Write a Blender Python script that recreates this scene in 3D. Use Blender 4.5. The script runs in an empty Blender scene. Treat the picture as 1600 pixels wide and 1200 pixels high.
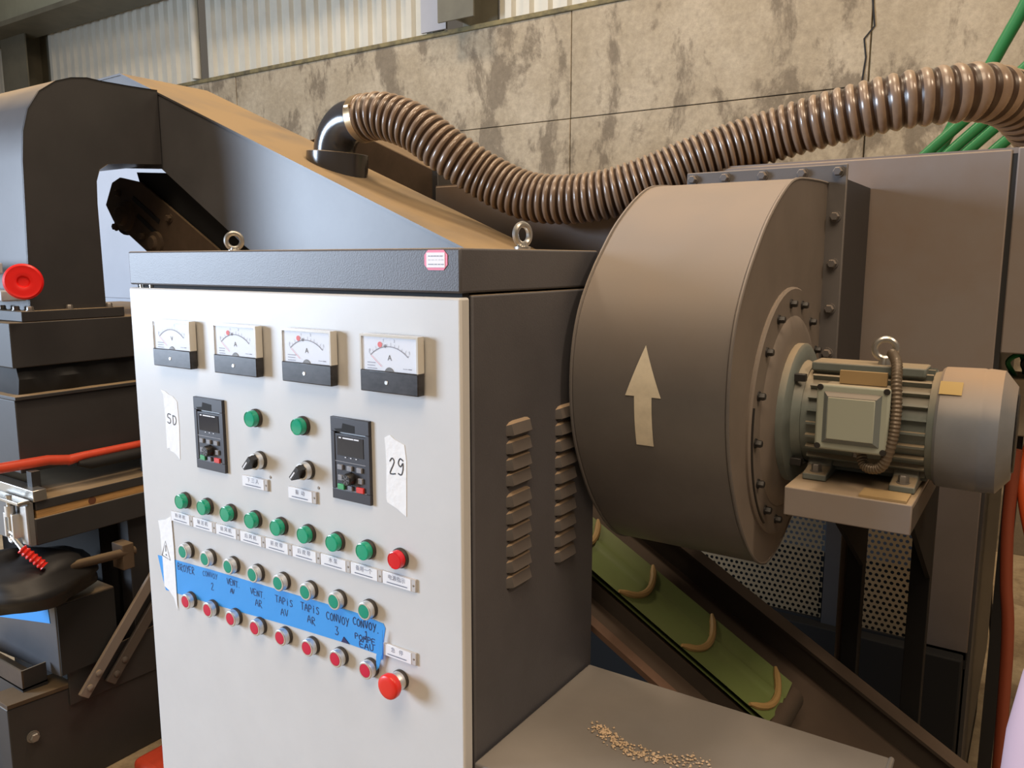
import bpy, math, random
from mathutils import Vector, Matrix
random.seed(7)
SC = bpy.context.scene
COL = SC.collection
R = math.radians

# ------------------------------------------------------------------ camera
cam_d = bpy.data.cameras.new('camera')
cam_d.sensor_width = 36.0
cam_d.lens = 36.0 * 1256.0 / 1600.0
cam_d.clip_start = 0.02
cam = bpy.data.objects.new('camera', cam_d)
cam.location = (0, 0, 1.58)
cam.rotation_euler = (R(90 - 8.7), 0, R(33.8))
COL.objects.link(cam)
SC.camera = cam

# ------------------------------------------------------------------ light
wd = bpy.data.worlds.new('hall_air')
SC.world = wd
wd.use_nodes = True
wd.node_tree.nodes['Background'].inputs[0].default_value = (1.0, 0.87, 0.72, 1)
wd.node_tree.nodes['Background'].inputs[1].default_value = 0.115

def area(name, loc, target, size, energy, color, size_y=None):
    d = bpy.data.lights.new(name, 'AREA')
    d.shape = 'RECTANGLE'
    d.size = size
    d.size_y = size_y or size
    d.energy = energy
    d.color = color
    o = bpy.data.objects.new(name, d)
    o.location = loc
    o.rotation_euler = (Vector(target) - Vector(loc)).to_track_quat('-Z', 'Y').to_euler()
    COL.objects.link(o)
    return o
# daylight through the open hall gate, behind and left of the camera
area('gate_daylight', (-6.4, -2.9, 2.1), (-1.2, 1.3, 1.3), 2.3, 560, (0.66, 0.80, 1.0), 2.2)
# warm high-bay lamps under the hall roof
area('high_bay_lamp', (-0.5, 2.3, 6.3), (-0.6, 2.2, 0), 0.9, 125, (1.0, 0.79, 0.57))
area('high_bay_lamp', (-4.2, 2.2, 6.4), (-4.2, 2.6, 0), 0.9, 125, (1.0, 0.81, 0.60))
area('high_bay_lamp', (3.2, 0.9, 5.4), (-0.3, 1.4, 1.0), 0.9, 85, (1.0, 0.76, 0.54))
area('high_bay_lamp', (0.4, -1.6, 6.0), (-0.4, 0.6, 0), 3.0, 215, (1.0, 0.78, 0.55))
SC.view_settings.view_transform = 'Standard'
SC.view_settings.look = 'None'
SC.view_settings.exposure = 0.0
SC.view_settings.gamma = 1.0
SC.view_settings.use_curve_mapping = False

# ------------------------------------------------------------------ materials
def nmat(name):
    m = bpy.data.materials.new(name)
    m.use_nodes = True
    nt = m.node_tree
    return m, nt, nt.nodes['Principled BSDF']

def mat(name, col, rough=0.5, metal=0.0, spec=0.5, noise=0.0, nscale=8.0, bump=0.0, bscale=300.0,
        dust=0.0, dustcol=(0.42, 0.30, 0.17), coat=0.0, col2=None, dust_lo=0.35, stretch=None, trans=0.0, alpha=1.0):
    m, nt, b = nmat(name)
    N, L = nt.nodes, nt.links
    b.inputs['Roughness'].default_value = rough
    b.inputs['Metallic'].default_value = metal
    b.inputs['Specular IOR Level'].default_value = spec
    b.inputs['Coat Weight'].default_value = coat
    b.inputs['Transmission Weight'].default_value = trans
    b.inputs['Alpha'].default_value = alpha
    b.inputs['Base Color'].default_value = (*col, 1)
    tc = N.new('ShaderNodeTexCoord')
    src = None
    if noise > 0:
        nz = N.new('ShaderNodeTexNoise')
        nz.inputs['Scale'].default_value = nscale
        nz.inputs['Detail'].default_value = 6
        nz.inputs['Roughness'].default_value = 0.65
        if stretch:
            mp = N.new('ShaderNodeMapping')
            mp.inputs['Scale'].default_value = stretch
            L.new(tc.outputs['Object'], mp.inputs[0])
            L.new(mp.outputs[0], nz.inputs['Vector'])
        else:
            L.new(tc.outputs['Object'], nz.inputs['Vector'])
        mx = N.new('ShaderNodeMix')
        mx.data_type = 'RGBA'
        c2 = col2 or tuple(max(0.0, c * (1 - noise)) for c in col)
        mx.inputs['A'].default_value = (*col, 1)
        mx.inputs['B'].default_value = (*c2, 1)
        rp = N.new('ShaderNodeMapRange')
        rp.inputs['From Min'].default_value = 0.4
        rp.inputs['From Max'].default_value = 0.68
        L.new(nz.outputs['Fac'], rp.inputs['Value'])
        L.new(rp.outputs[0], mx.inputs['Factor'])
        src = mx.outputs['Result']
        L.new(src, b.inputs['Base Color'])
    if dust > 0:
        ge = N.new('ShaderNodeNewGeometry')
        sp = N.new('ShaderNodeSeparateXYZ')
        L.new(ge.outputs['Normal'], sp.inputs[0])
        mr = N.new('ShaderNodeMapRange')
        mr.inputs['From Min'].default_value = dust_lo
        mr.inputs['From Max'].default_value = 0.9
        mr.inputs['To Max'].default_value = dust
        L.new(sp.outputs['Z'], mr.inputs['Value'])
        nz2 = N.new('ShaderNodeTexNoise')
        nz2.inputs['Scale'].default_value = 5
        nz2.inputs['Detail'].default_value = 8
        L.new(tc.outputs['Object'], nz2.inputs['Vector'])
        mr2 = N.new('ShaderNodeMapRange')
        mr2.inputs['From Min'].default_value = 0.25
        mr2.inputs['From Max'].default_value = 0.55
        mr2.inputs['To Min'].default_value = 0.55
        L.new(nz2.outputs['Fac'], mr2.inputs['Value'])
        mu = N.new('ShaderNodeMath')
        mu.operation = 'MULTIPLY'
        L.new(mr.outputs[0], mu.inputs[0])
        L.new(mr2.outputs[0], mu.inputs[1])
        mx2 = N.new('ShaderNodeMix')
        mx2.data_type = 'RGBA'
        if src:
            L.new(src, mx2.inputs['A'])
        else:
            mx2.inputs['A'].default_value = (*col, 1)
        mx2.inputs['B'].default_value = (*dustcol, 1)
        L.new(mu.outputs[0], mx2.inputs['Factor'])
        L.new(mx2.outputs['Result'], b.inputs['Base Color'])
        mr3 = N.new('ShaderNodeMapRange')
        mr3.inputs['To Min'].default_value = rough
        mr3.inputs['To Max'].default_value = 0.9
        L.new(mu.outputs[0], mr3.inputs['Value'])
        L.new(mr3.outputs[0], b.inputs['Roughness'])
    if bump > 0:
        nb = N.new('ShaderNodeTexNoise')
        nb.inputs['Scale'].default_value = bscale
        nb.inputs['Detail'].default_value = 3
        L.new(tc.outputs['Object'], nb.inputs['Vector'])
        bp = N.new('ShaderNodeBump')
        bp.inputs['Strength'].default_value = bump
        bp.inputs['Distance'].default_value = 0.002
        L.new(nb.outputs['Fac'], bp.inputs['Height'])
        L.new(bp.outputs[0], b.inputs['Normal'])
    return m

def concrete_mat(name, base, dark, pale):
    m, nt, b = nmat(name)
    N, L = nt.nodes, nt.links
    b.inputs['Roughness'].default_value = 0.9
    tc = N.new('ShaderNodeTexCoord')
    # vertical damp runs
    mp = N.new('ShaderNodeMapping')
    mp.inputs['Scale'].default_value = (1.9, 1.9, 1.0)
    L.new(tc.outputs['Object'], mp.inputs[0])
    n1 = N.new('ShaderNodeTexNoise')
    n1.inputs['Scale'].default_value = 1.5
    n1.inputs['Detail'].default_value = 9
    n1.inputs['Roughness'].default_value = 0.68
    n1.inputs['Distortion'].default_value = 0.25
    L.new(mp.outputs[0], n1.inputs['Vector'])
    r1 = N.new('ShaderNodeValToRGB')
    r1.color_ramp.elements[0].position = 0.505
    r1.color_ramp.elements[0].color = (0, 0, 0, 1)
    r1.color_ramp.elements[1].position = 0.57
    r1.color_ramp.elements[1].color = (1, 1, 1, 1)
    L.new(n1.outputs['Fac'], r1.inputs[0])
    n2 = N.new('ShaderNodeTexNoise')
    n2.inputs['Scale'].default_value = 2.2
    n2.inputs['Detail'].default_value = 7
    L.new(tc.outputs['Object'], n2.inputs['Vector'])
    r2 = N.new('ShaderNodeMapRange')
    r2.inputs['From Min'].default_value = 0.42
    r2.inputs['From Max'].default_value = 0.62
    L.new(n2.outputs['Fac'], r2.inputs['Value'])
    mx = N.new('ShaderNodeMix')
    mx.data_type = 'RGBA'
    mx.inputs['A'].default_value = (*base, 1)
    mx.inputs['B'].default_value = (*pale, 1)
    L.new(r2.outputs[0], mx.inputs['Factor'])
    mu = N.new('ShaderNodeMath')
    mu.operation = 'MULTIPLY'
    mu.inputs[1].default_value = 0.72
    L.new(r1.outputs[0], mu.inputs[0])
    mx2 = N.new('ShaderNodeMix')
    mx2.data_type = 'RGBA'
    L.new(mx.outputs['Result'], mx2.inputs['A'])
    mx2.inputs['B'].default_value = (*dark, 1)
    L.new(mu.outputs[0], mx2.inputs['Factor'])
    # speckle
    n3 = N.new('ShaderNodeTexNoise')
    n3.inputs['Scale'].default_value = 22
    n3.inputs['Detail'].default_value = 8
    n3.inputs['Roughness'].default_value = 0.75
    L.new(tc.outputs['Object'], n3.inputs['Vector'])
    r3 = N.new('ShaderNodeMapRange')
    r3.inputs['From Min'].default_value = 0.3
    r3.inputs['From Max'].default_value = 0.7
    r3.inputs['To Min'].default_value = 0.74
    r3.inputs['To Max'].default_value = 1.14
    L.new(n3.outputs['Fac'], r3.inputs['Value'])
    mv = N.new('ShaderNodeMix')
    mv.data_type = 'RGBA'
    mv.blend_type = 'MULTIPLY'
    mv.inputs['Factor'].default_value = 1
    L.new(mx2.outputs['Result'], mv.inputs['A'])
    L.new(r3.outputs[0], mv.inputs['B'])
    L.new(mv.outputs['Result'], b.inputs['Base Color'])
    bp = N.new('ShaderNodeBump')
    bp.inputs['Strength'].default_value = 0.35
    bp.inputs['Distance'].default_value = 0.01
    L.new(n3.outputs['Fac'], bp.inputs['Height'])
    L.new(bp.outputs[0], b.inputs['Normal'])
    return m

TAN = (0.34, 0.245, 0.14)
M = {}
M['concrete'] = concrete_mat('stained_concrete', (0.39, 0.325, 0.23), (0.15, 0.118, 0.082), (0.47, 0.40, 0.295))
M['floor'] = concrete_mat('dusty_floor', (0.36, 0.27, 0.16), (0.24, 0.17, 0.10), (0.46, 0.36, 0.23))
M['cladding'] = mat('cream_cladding', (0.62, 0.60, 0.52), 0.5, noise=0.10, nscale=3)
M['steel_col'] = mat('olive_steel_paint', (0.16, 0.15, 0.11), 0.6, noise=0.25, nscale=3)
M['steel_beam'] = mat('pale_olive_beam_paint', (0.34, 0.34, 0.25), 0.55, noise=0.2, nscale=2)
M['mortar'] = mat('moss_and_mortar', (0.24, 0.20, 0.10), 0.95, noise=0.5, nscale=9, col2=(0.08, 0.07, 0.05))
M['white'] = mat('white_enamel', (0.66, 0.665, 0.665), 0.36, noise=0.06, nscale=5, bump=0.03, bscale=500)
M['cab'] = mat('textured_charcoal_paint', (0.10, 0.098, 0.108), 0.42, noise=0.15, nscale=6, bump=0.14, bscale=420, dust=0.75, dustcol=TAN, dust_lo=0.6)
M['louver'] = mat('toplit_louver_paint', (0.10, 0.092, 0.09), 0.5, dust=0.9, dustcol=(0.36, 0.25, 0.15), dust_lo=0.2)  # tan on upper faces: light from above put into the louvre colour
M['gasket'] = mat('black_gasket', (0.012, 0.012, 0.013), 0.8)
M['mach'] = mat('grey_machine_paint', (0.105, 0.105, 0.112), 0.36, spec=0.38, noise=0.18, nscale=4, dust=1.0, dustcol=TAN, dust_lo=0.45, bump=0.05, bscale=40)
M['drum'] = mat('warm_grey_fan_paint', (0.135, 0.128, 0.128), 0.36, noise=0.2, nscale=5, dust=0.75, dustcol=(0.33, 0.26, 0.20), dust_lo=-0.05, bump=0.05, bscale=60)  # paler upward faces: dust plus overhead light graded into the colour
M['fanside'] = mat('dusty_brown_grey_fan_side', (0.20, 0.168, 0.142), 0.5, noise=0.2, nscale=5, dust=0.6, dustcol=(0.33, 0.26, 0.20), dust_lo=0.3)
M['hous'] = mat('warm_grey_housing_paint', (0.24, 0.21, 0.195), 0.42, noise=0.22, nscale=2.0, col2=(0.22, 0.165, 0.13), dust=0.8, dustcol=TAN)
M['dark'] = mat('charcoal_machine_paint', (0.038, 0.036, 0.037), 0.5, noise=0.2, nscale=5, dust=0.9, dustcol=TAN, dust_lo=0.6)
M['darker'] = mat('black_machine_paint', (0.018, 0.018, 0.019), 0.6, dust=0.5, dustcol=TAN, dust_lo=0.7)
M['lilac'] = mat('light_grey_machine_paint', (0.40, 0.41, 0.45), 0.45, noise=0.08, nscale=3)
M['rubber'] = mat('black_rubber_sheet', (0.012, 0.012, 0.013), 0.75, noise=0.3, nscale=5)
M['bag'] = mat('black_coated_fabric', (0.022, 0.021, 0.022), 0.5, noise=0.3, nscale=4)
M['hose'] = mat('brown_pvc_hose', (0.25, 0.175, 0.125), 0.22, spec=0.7, noise=0.25, nscale=12, dust=0.45, dustcol=(0.34, 0.25, 0.15), dust_lo=0.35)
M['steel'] = mat('zinc_steel', (0.55, 0.53, 0.49), 0.32, metal=0.9)
M['dullsteel'] = mat('dull_bolt_steel', (0.26, 0.24, 0.22), 0.45, metal=0.6)
M['boltblk'] = mat('black_oxide_bolt', (0.03, 0.028, 0.027), 0.45, metal=0.3)
M['chrome'] = mat('satin_chrome', (0.74, 0.73, 0.71), 0.38, metal=0.85)
M['blackplastic'] = mat('black_plastic', (0.022, 0.021, 0.022), 0.35, noise=0.2, nscale=30)
M['collar'] = mat('dark_button_collar', (0.045, 0.038, 0.032), 0.5)
M['green_lens'] = mat('green_lamp_lens', (0.0, 0.36, 0.20), 0.18, spec=0.6, coat=0.3)
M['green_cap'] = mat('green_button_cap', (0.0, 0.30, 0.19), 0.35)
M['red_cap'] = mat('red_button_cap', (0.60, 0.008, 0.05), 0.4)
M['red_lens'] = mat('red_lamp_lens', (0.70, 0.005, 0.015), 0.18, coat=0.3)
M['red_mush'] = mat('red_plastic', (0.78, 0.03, 0.02), 0.32)
M['red_knob'] = mat('bright_red_plastic', (0.82, 0.012, 0.01), 0.4)
M['meter_face'] = mat('meter_card', (0.80, 0.85, 0.95), 0.4)
M['clear'] = mat('clear_acrylic', (0.9, 0.9, 0.9), 0.05, alpha=0.10)
M['acryl'] = mat('frosted_acrylic_rim', (0.66, 0.63, 0.56), 0.2, coat=0.4)
M['meter_black'] = mat('scratched_black_cover', (0.05, 0.048, 0.052), 0.28, noise=0.5, nscale=26, col2=(0.012, 0.012, 0.014), stretch=(1, 1, 2))
M['ink'] = mat('black_ink', (0.02, 0.02, 0.03), 0.7)
M['ink_grey'] = mat('grey_print', (0.22, 0.23, 0.30), 0.7)
M['ink_blue'] = mat('dark_blue_marker', (0.02, 0.02, 0.10), 0.6)
M['ink_red'] = mat('red_print', (0.85, 0.08, 0.10), 0.6)
M['card'] = mat('white_label_card', (0.86, 0.88, 0.92), 0.4)
M['holder'] = mat('clear_label_holder', (0.55, 0.54, 0.54), 0.25)
M['tape'] = mat('white_paper_tape', (0.90, 0.91, 0.92), 0.7, bump=0.5, bscale=90)
M['bluetape'] = mat('blue_masking_tape', (0.045, 0.33, 0.82), 0.6, bump=0.2, bscale=60)
M['sticker'] = mat('white_sticker', (0.88, 0.86, 0.88), 0.4)
M['pink'] = mat('pink_sticker_border', (0.90, 0.25, 0.38), 0.5)
M['keypad'] = mat('slate_keypad_plastic', (0.042, 0.043, 0.055), 0.4)
M['screen'] = mat('dark_keypad_screen', (0.03, 0.032, 0.042), 0.15)
M['key'] = mat('grey_key', (0.26, 0.26, 0.28), 0.45)
M['key_green'] = mat('green_key', (0.06, 0.38, 0.15), 0.45)
M['key_red'] = mat('red_key', (0.70, 0.05, 0.04), 0.45)
M['print_white'] = mat('white_print', (0.85, 0.87, 0.92), 0.5)
M['arrow'] = mat('cream_arrow_paint', (0.74, 0.68, 0.55), 0.6, noise=0.15, nscale=40)
M['motor'] = mat('grey_green_motor_paint', (0.165, 0.19, 0.178), 0.42, noise=0.2, nscale=9, dust=0.8, dustcol=(0.34, 0.25, 0.15), dust_lo=0.3)
M['motor_lid'] = mat('pale_green_lid_paint', (0.36, 0.39, 0.33), 0.4, dust=0.7, dustcol=(0.36, 0.26, 0.15))
M['motor_dark'] = mat('shaded_lid_border_paint', (0.16, 0.185, 0.185), 0.4, dust=0.6, dustcol=(0.34, 0.22, 0.13))  # shade on the sloping lid border painted as a darker green
M['cowl'] = mat('blue_grey_cowl_paint', (0.19, 0.20, 0.215), 0.32, noise=0.2, nscale=8, dust=0.85, dustcol=(0.36, 0.25, 0.16), dust_lo=0.3)
M['conduit'] = mat('tan_metal_conduit', (0.13, 0.10, 0.07), 0.45, metal=0.3)
M['ochre'] = mat('ochre_label', (0.36, 0.25, 0.12), 0.7)
M['belt'] = mat('green_pvc_belt', (0.095, 0.15, 0.038), 0.45, noise=0.25, nscale=5, dust=0.15, dustcol=TAN)
M['cleat'] = mat('tan_worn_cleat', (0.30, 0.19, 0.07), 0.6)
M['trough'] = mat('dark_olive_trough', (0.045, 0.034, 0.025), 0.65, noise=0.3, nscale=4, dust=0.15, dustcol=(0.2, 0.11, 0.06))
M['rustbrown'] = mat('red_brown_steel', (0.13, 0.075, 0.05), 0.6, noise=0.3, nscale=5)
M['black'] = mat('matt_black_paint', (0.010, 0.010, 0.010), 0.8, spec=0.2)
M['elbow'] = mat('glossy_black_pipe_paint', (0.045, 0.043, 0.045), 0.2, spec=0.7, dust=0.5, dustcol=TAN, dust_lo=0.75)
M['clampsteel'] = mat('brassy_clamp_steel', (0.42, 0.30, 0.17), 0.3, metal=0.7)
M['hose_dark'] = mat('shaded_brown_hose_web', (0.055, 0.032, 0.020), 0.35, spec=0.5)  # groove shade painted in on top of the web's own brown
M['post'] = mat('dark_brown_grey_post_paint', (0.10, 0.082, 0.072), 0.5, noise=0.2, nscale=4)
M['perf'] = mat('perforated_sheet_steel', (0.21, 0.155, 0.09), 0.4, metal=0.3)
M['tray'] = mat('grey_tray_paint', (0.185, 0.18, 0.178), 0.40, noise=0.2, nscale=3, dust=0.18, dustcol=(0.33, 0.25, 0.16), dust_lo=0.8)
M['granule'] = mat('pale_granules', (0.62, 0.46, 0.30), 0.7, noise=0.4, nscale=60)
M['green_pipe'] = mat('green_plastic_pipe', (0.025, 0.19, 0.06), 0.38)
M['orange'] = mat('orange_cable', (0.62, 0.09, 0.02), 0.45)
M['redbar'] = mat('red_orange_paint', (0.66, 0.075, 0.035), 0.4, noise=0.2, nscale=12)
M['wood'] = mat('knotty_pine', (0.48, 0.27, 0.10), 0.6, noise=0.5, nscale=6, stretch=(1, 1, 14))
M['knot'] = mat('dark_wood_knot', (0.13, 0.05, 0.025), 0.6)
M['creambox'] = mat('cream_enclosure', (0.66, 0.56, 0.42), 0.5)
M['brown'] = mat('dusty_brown_steel', (0.10, 0.068, 0.045), 0.75, spec=0.3, noise=0.3, nscale=8, dust=0.5, dustcol=TAN)
M['pale_pink'] = mat('pale_pink_surface', (0.62, 0.45, 0.52), 0.45)
M['rust'] = mat('dark_red_pipe_paint', (0.22, 0.045, 0.02), 0.5)
M['yellow'] = mat('faded_yellow_label', (0.40, 0.28, 0.10), 0.7)

# ------------------------------------------------------------------ mesh tools
class MB:
    def __init__(s):
        s.v, s.f = [], []
    def add(s, vs, fs):
        o = len(s.v)
        s.v += [tuple(v) for v in vs]
        s.f += [tuple(i + o for i in f) for f in fs]
        return s
    def box(s, x0, x1, y0, y1, z0, z1):
        vs = [(x, y, z) for z in (z0, z1) for y in (y0, y1) for x in (x0, x1)]
        return s.add(vs, [(0, 2, 3, 1), (4, 5, 7, 6), (0, 1, 5, 4), (2, 6, 7, 3), (0, 4, 6, 2), (1, 3, 7, 5)])
    def prism(s, pts, a, b, axis='x'):
        """polygon pts extruded from a to b along axis; pts in the other two axes (order x,y,z)"""
        n = len(pts)
        def mk(p, t):
            return {'x': (t, p[0], p[1]), 'y': (p[0], t, p[1]), 'z': (p[0], p[1], t)}[axis]
        vs = [mk(p, a) for p in pts] + [mk(p, b) for p in pts]
        fs = [tuple(range(n))[::-1], tuple(range(n, 2 * n))]
        fs += [(i, (i + 1) % n, n + (i + 1) % n, n + i) for i in range(n)]
        return s.add(vs, fs)
    def frame(s, d):
        d = Vector(d).normalized()
        u = d.cross(Vector((0, 0, 1)))
        if u.length < 1e-3:
            u = Vector((1, 0, 0))
        u.normalize()
        return d, u, d.cross(u).normalized()
    def lathe(s, c, d, prof, n=24, cap0=True, cap1=True):
        """prof: list of (t along d, radius)"""
        d, u, w = s.frame(d)
        c = Vector(c)
        vs = []
        for t, r in prof:
            for k in range(n):
                a = 2 * math.pi * k / n
                vs.append(c + d * t + (u * math.cos(a) + w * math.sin(a)) * r)
        fs = []
        m = len(prof)
        for j in range(m - 1):
            for k in range(n):
                k2 = (k + 1) % n
                fs.append((j * n + k, j * n + k2, (j + 1) * n + k2, (j + 1) * n + k))
        if cap0:
            fs.append(tuple(range(n))[::-1])
        if cap1:
            fs.append(tuple(range((m - 1) * n, m * n)))
        return s.add(vs, fs)
    def cyl(s, a, b, r, n=16, r2=None):
        a, b = Vector(a), Vector(b)
        return s.lathe(a, b - a, [(0, r), ((b - a).length, r if r2 is None else r2)], n)
    def tube(s, pts, rad, n=12, caps=True):
        pts = [Vector(p) for p in pts]
        m = len(pts)
        if not isinstance(rad, (list, tuple)):
            rad = [rad] * m
        T = []
        for i in range(m):
            t = pts[min(i + 1, m - 1)] - pts[max(i - 1, 0)]
            T.append(t.normalized())
        u = T[0].cross(Vector((0, 0, 1)))
        if u.length < 1e-3:
            u = Vector((1, 0, 0))
        u.normalize()
        vs = []
        for i in range(m):
            u = (u - T[i] * u.dot(T[i])).normalized()
            w = T[i].cross(u)
            for k in range(n):
                a = 2 * math.pi * k / n
                vs.append(pts[i] + (u * math.cos(a) + w * math.sin(a)) * rad[i])
        fs = []
        for i in range(m - 1):
            for k in range(n):
                k2 = (k + 1) % n
                fs.append((i * n + k, i * n + k2, (i + 1) * n + k2, (i + 1) * n + k))
        if caps:
            fs.append(tuple(range(n))[::-1])
            fs.append(tuple(range((m - 1) * n, m * n)))
        return s.add(vs, fs)
    def torus(s, c, axis, R0, r, n=28, k=10):
        d, u, w = s.frame(axis)
        c = Vector(c)
        vs, fs = [], []
        for i in range(n):
            a = 2 * math.pi * i / n
            e = u * math.cos(a) + w * math.sin(a)
            for j in range(k):
                b = 2 * math.pi * j / k
                vs.append(c + e * (R0 + r * math.cos(b)) + d * r * math.sin(b))
        for i in range(n):
            for j in range(k):
                i2, j2 = (i + 1) % n, (j + 1) % k
                fs.append((i * k + j, i2 * k + j, i2 * k + j2, i * k + j2))
        return s.add(vs, fs)
    def hexbolt(s, c, d, r, h):
        """washer + hex head + domed end"""
        d2, u, w = s.frame(d)
        c = Vector(c)
        s.lathe(c, d, [(0, r * 1.25), (h * 0.2, r * 1.25)], 14)
        s.lathe(c + d2 * h * 0.2, d, [(0, r), (h * 0.62, r), (h * 0.8, r * 0.8)], 6)
        return s
    def ribbon(s, pts, wdt, nrm=(0, -1, 0), th=0.0003):
        """flat pen stroke lying on a plane"""
        nrm = Vector(nrm).normalized()
        pts = [Vector(p) for p in pts]
        m = len(pts)
        vs = []
        for i in range(m):
            t = pts[min(i + 1, m - 1)] - pts[max(i - 1, 0)]
            if t.length < 1e-9:
                t = Vector((1, 0, 0))
            t.normalize()
            q = t.cross(nrm).normalized() * wdt / 2
            e = Vector((0, 0, 0))
            if i == 0:
                e = -t * wdt / 2
            if i == m - 1:
                e = t * wdt / 2
            vs += [pts[i] + q + e + nrm * th, pts[i] - q + e + nrm * th]
        return s.add(vs, [(2 * i, 2 * i + 1, 2 * i + 3, 2 * i + 2) for i in range(m - 1)])

def smooth_path(pts, k=6):
    P = [Vector(p) for p in pts]
    out = []
    for i in range(len(P) - 1):
        p0, p1, p2, p3 = P[max(i - 1, 0)], P[i], P[i + 1], P[min(i + 2, len(P) - 1)]
        for j in range(k):
            t = j / k
            out.append(0.5 * ((2 * p1) + (p2 - p0) * t + (2 * p0 - 5 * p1 + 4 * p2 - p3) * t * t + (3 * p1 - p0 - 3 * p2 + p3) * t ** 3))
    out.append(P[-1])
    return out

ORG = {}
def tag(o, label=None, cat=None, group=None, kind=None):
    if label: o['label'] = label
    if cat: o['category'] = cat
    if group: o['group'] = group
    if kind: o['kind'] = kind
    return o

def empty(name, loc, label=None, cat=None, group=None, kind=None):
    o = bpy.data.objects.new(name, None)
    o.empty_display_size = 0.1
    o.location = loc
    COL.objects.link(o)
    ORG[o] = Vector(loc)
    return tag(o, label, cat, group, kind)

def finish(me, smooth, angle=35):
    if smooth:
        for p in me.polygons:
            p.use_smooth = True
        me.set_sharp_from_angle(angle=R(angle))

def make_mesh(name, mb, m, origin=(0, 0, 0), smooth=True, angle=35):
    o = Vector(origin)
    me = bpy.data.meshes.new(name)
    me.from_pydata([tuple(Vector(v) - o) for v in mb.v], [], mb.f)
    me.update()
    me.validate()
    finish(me, smooth, angle)
    me.materials.append(M[m] if isinstance(m, str) else m)
    return me

def part(name, mb, m, parent=None, origin=None, label=None, bevel=0.0, smooth=True, angle=35, segs=2, fix=True, kind=None):
    """mesh built from world coordinates, parented to its thing"""
    base = ORG[parent] if parent is not None else Vector((0, 0, 0))
    if origin is None:
        origin = base
    origin = Vector(origin)
    me = make_mesh(name, mb, m, origin, smooth, angle)
    if fix:
        import bmesh
        bm = bmesh.new()
        bm.from_mesh(me)
        bmesh.ops.recalc_face_normals(bm, faces=bm.faces)
        bm.to_mesh(me)
        bm.free()
    ob = bpy.data.objects.new(name, me)
    COL.objects.link(ob)
    if parent is not None:
        ob.parent = parent
    ob.location = origin - base
    ORG[ob] = origin
    if bevel > 0:
        b = ob.modifiers.new('bevel', 'BEVEL')
        b.width = bevel
        b.segments = segs
        b.limit_method = 'ANGLE'
        b.angle_limit = R(40)
        b.harden_normals = False
    if label:
        ob['label'] = label
    if kind:
        ob['kind'] = kind
    return ob

CACHE = {}
def inst(name, key, build, m, parent, loc, label=None, rot=None):
    """an own object sharing the mesh cached under key (built around the origin)"""
    if key not in CACHE:
        mb = build()
        me = make_mesh(name, mb, m)
        import bmesh
        bm = bmesh.new()
        bm.from_mesh(me)
        bmesh.ops.recalc_face_normals(bm, faces=bm.faces)
        bm.to_mesh(me)
        bm.free()
        CACHE[key] = me
    ob = bpy.data.objects.new(name, CACHE[key])
    COL.objects.link(ob)
    if parent is not None:
        ob.parent = parent
        ob.location = Vector(loc) - ORG[parent]
    else:
        ob.location = loc
    if rot is not None:
        ob.rotation_euler = rot
    ORG[ob] = Vector(loc)
    if label:
        ob['label'] = label
    return ob

def text_mb(txt, x, y, z, size, dx=None):
    """printed lettering on a plane facing -Y, centred at x, baseline centre z"""
    cu = bpy.data.curves.new('lettering', 'FONT')
    cu.body = txt
    cu.size = size
    cu.align_x = 'CENTER'
    cu.align_y = 'CENTER'
    cu.resolution_u = 2
    ob = bpy.data.objects.new('lettering', cu)
    COL.objects.link(ob)
    dg = bpy.context.evaluated_depsgraph_get()
    dg.update()
    ev = ob.evaluated_get(dg)
    me = ev.to_mesh()
    mb = MB()
    mb.v = [(x + v.co.x, y, z + v.co.y) for v in me.vertices]
    mb.f = [tuple(p.vertices) for p in me.polygons]
    ev.to_mesh_clear()
    bpy.data.objects.remove(ob)
    bpy.data.curves.remove(cu)
    return mb

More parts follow.
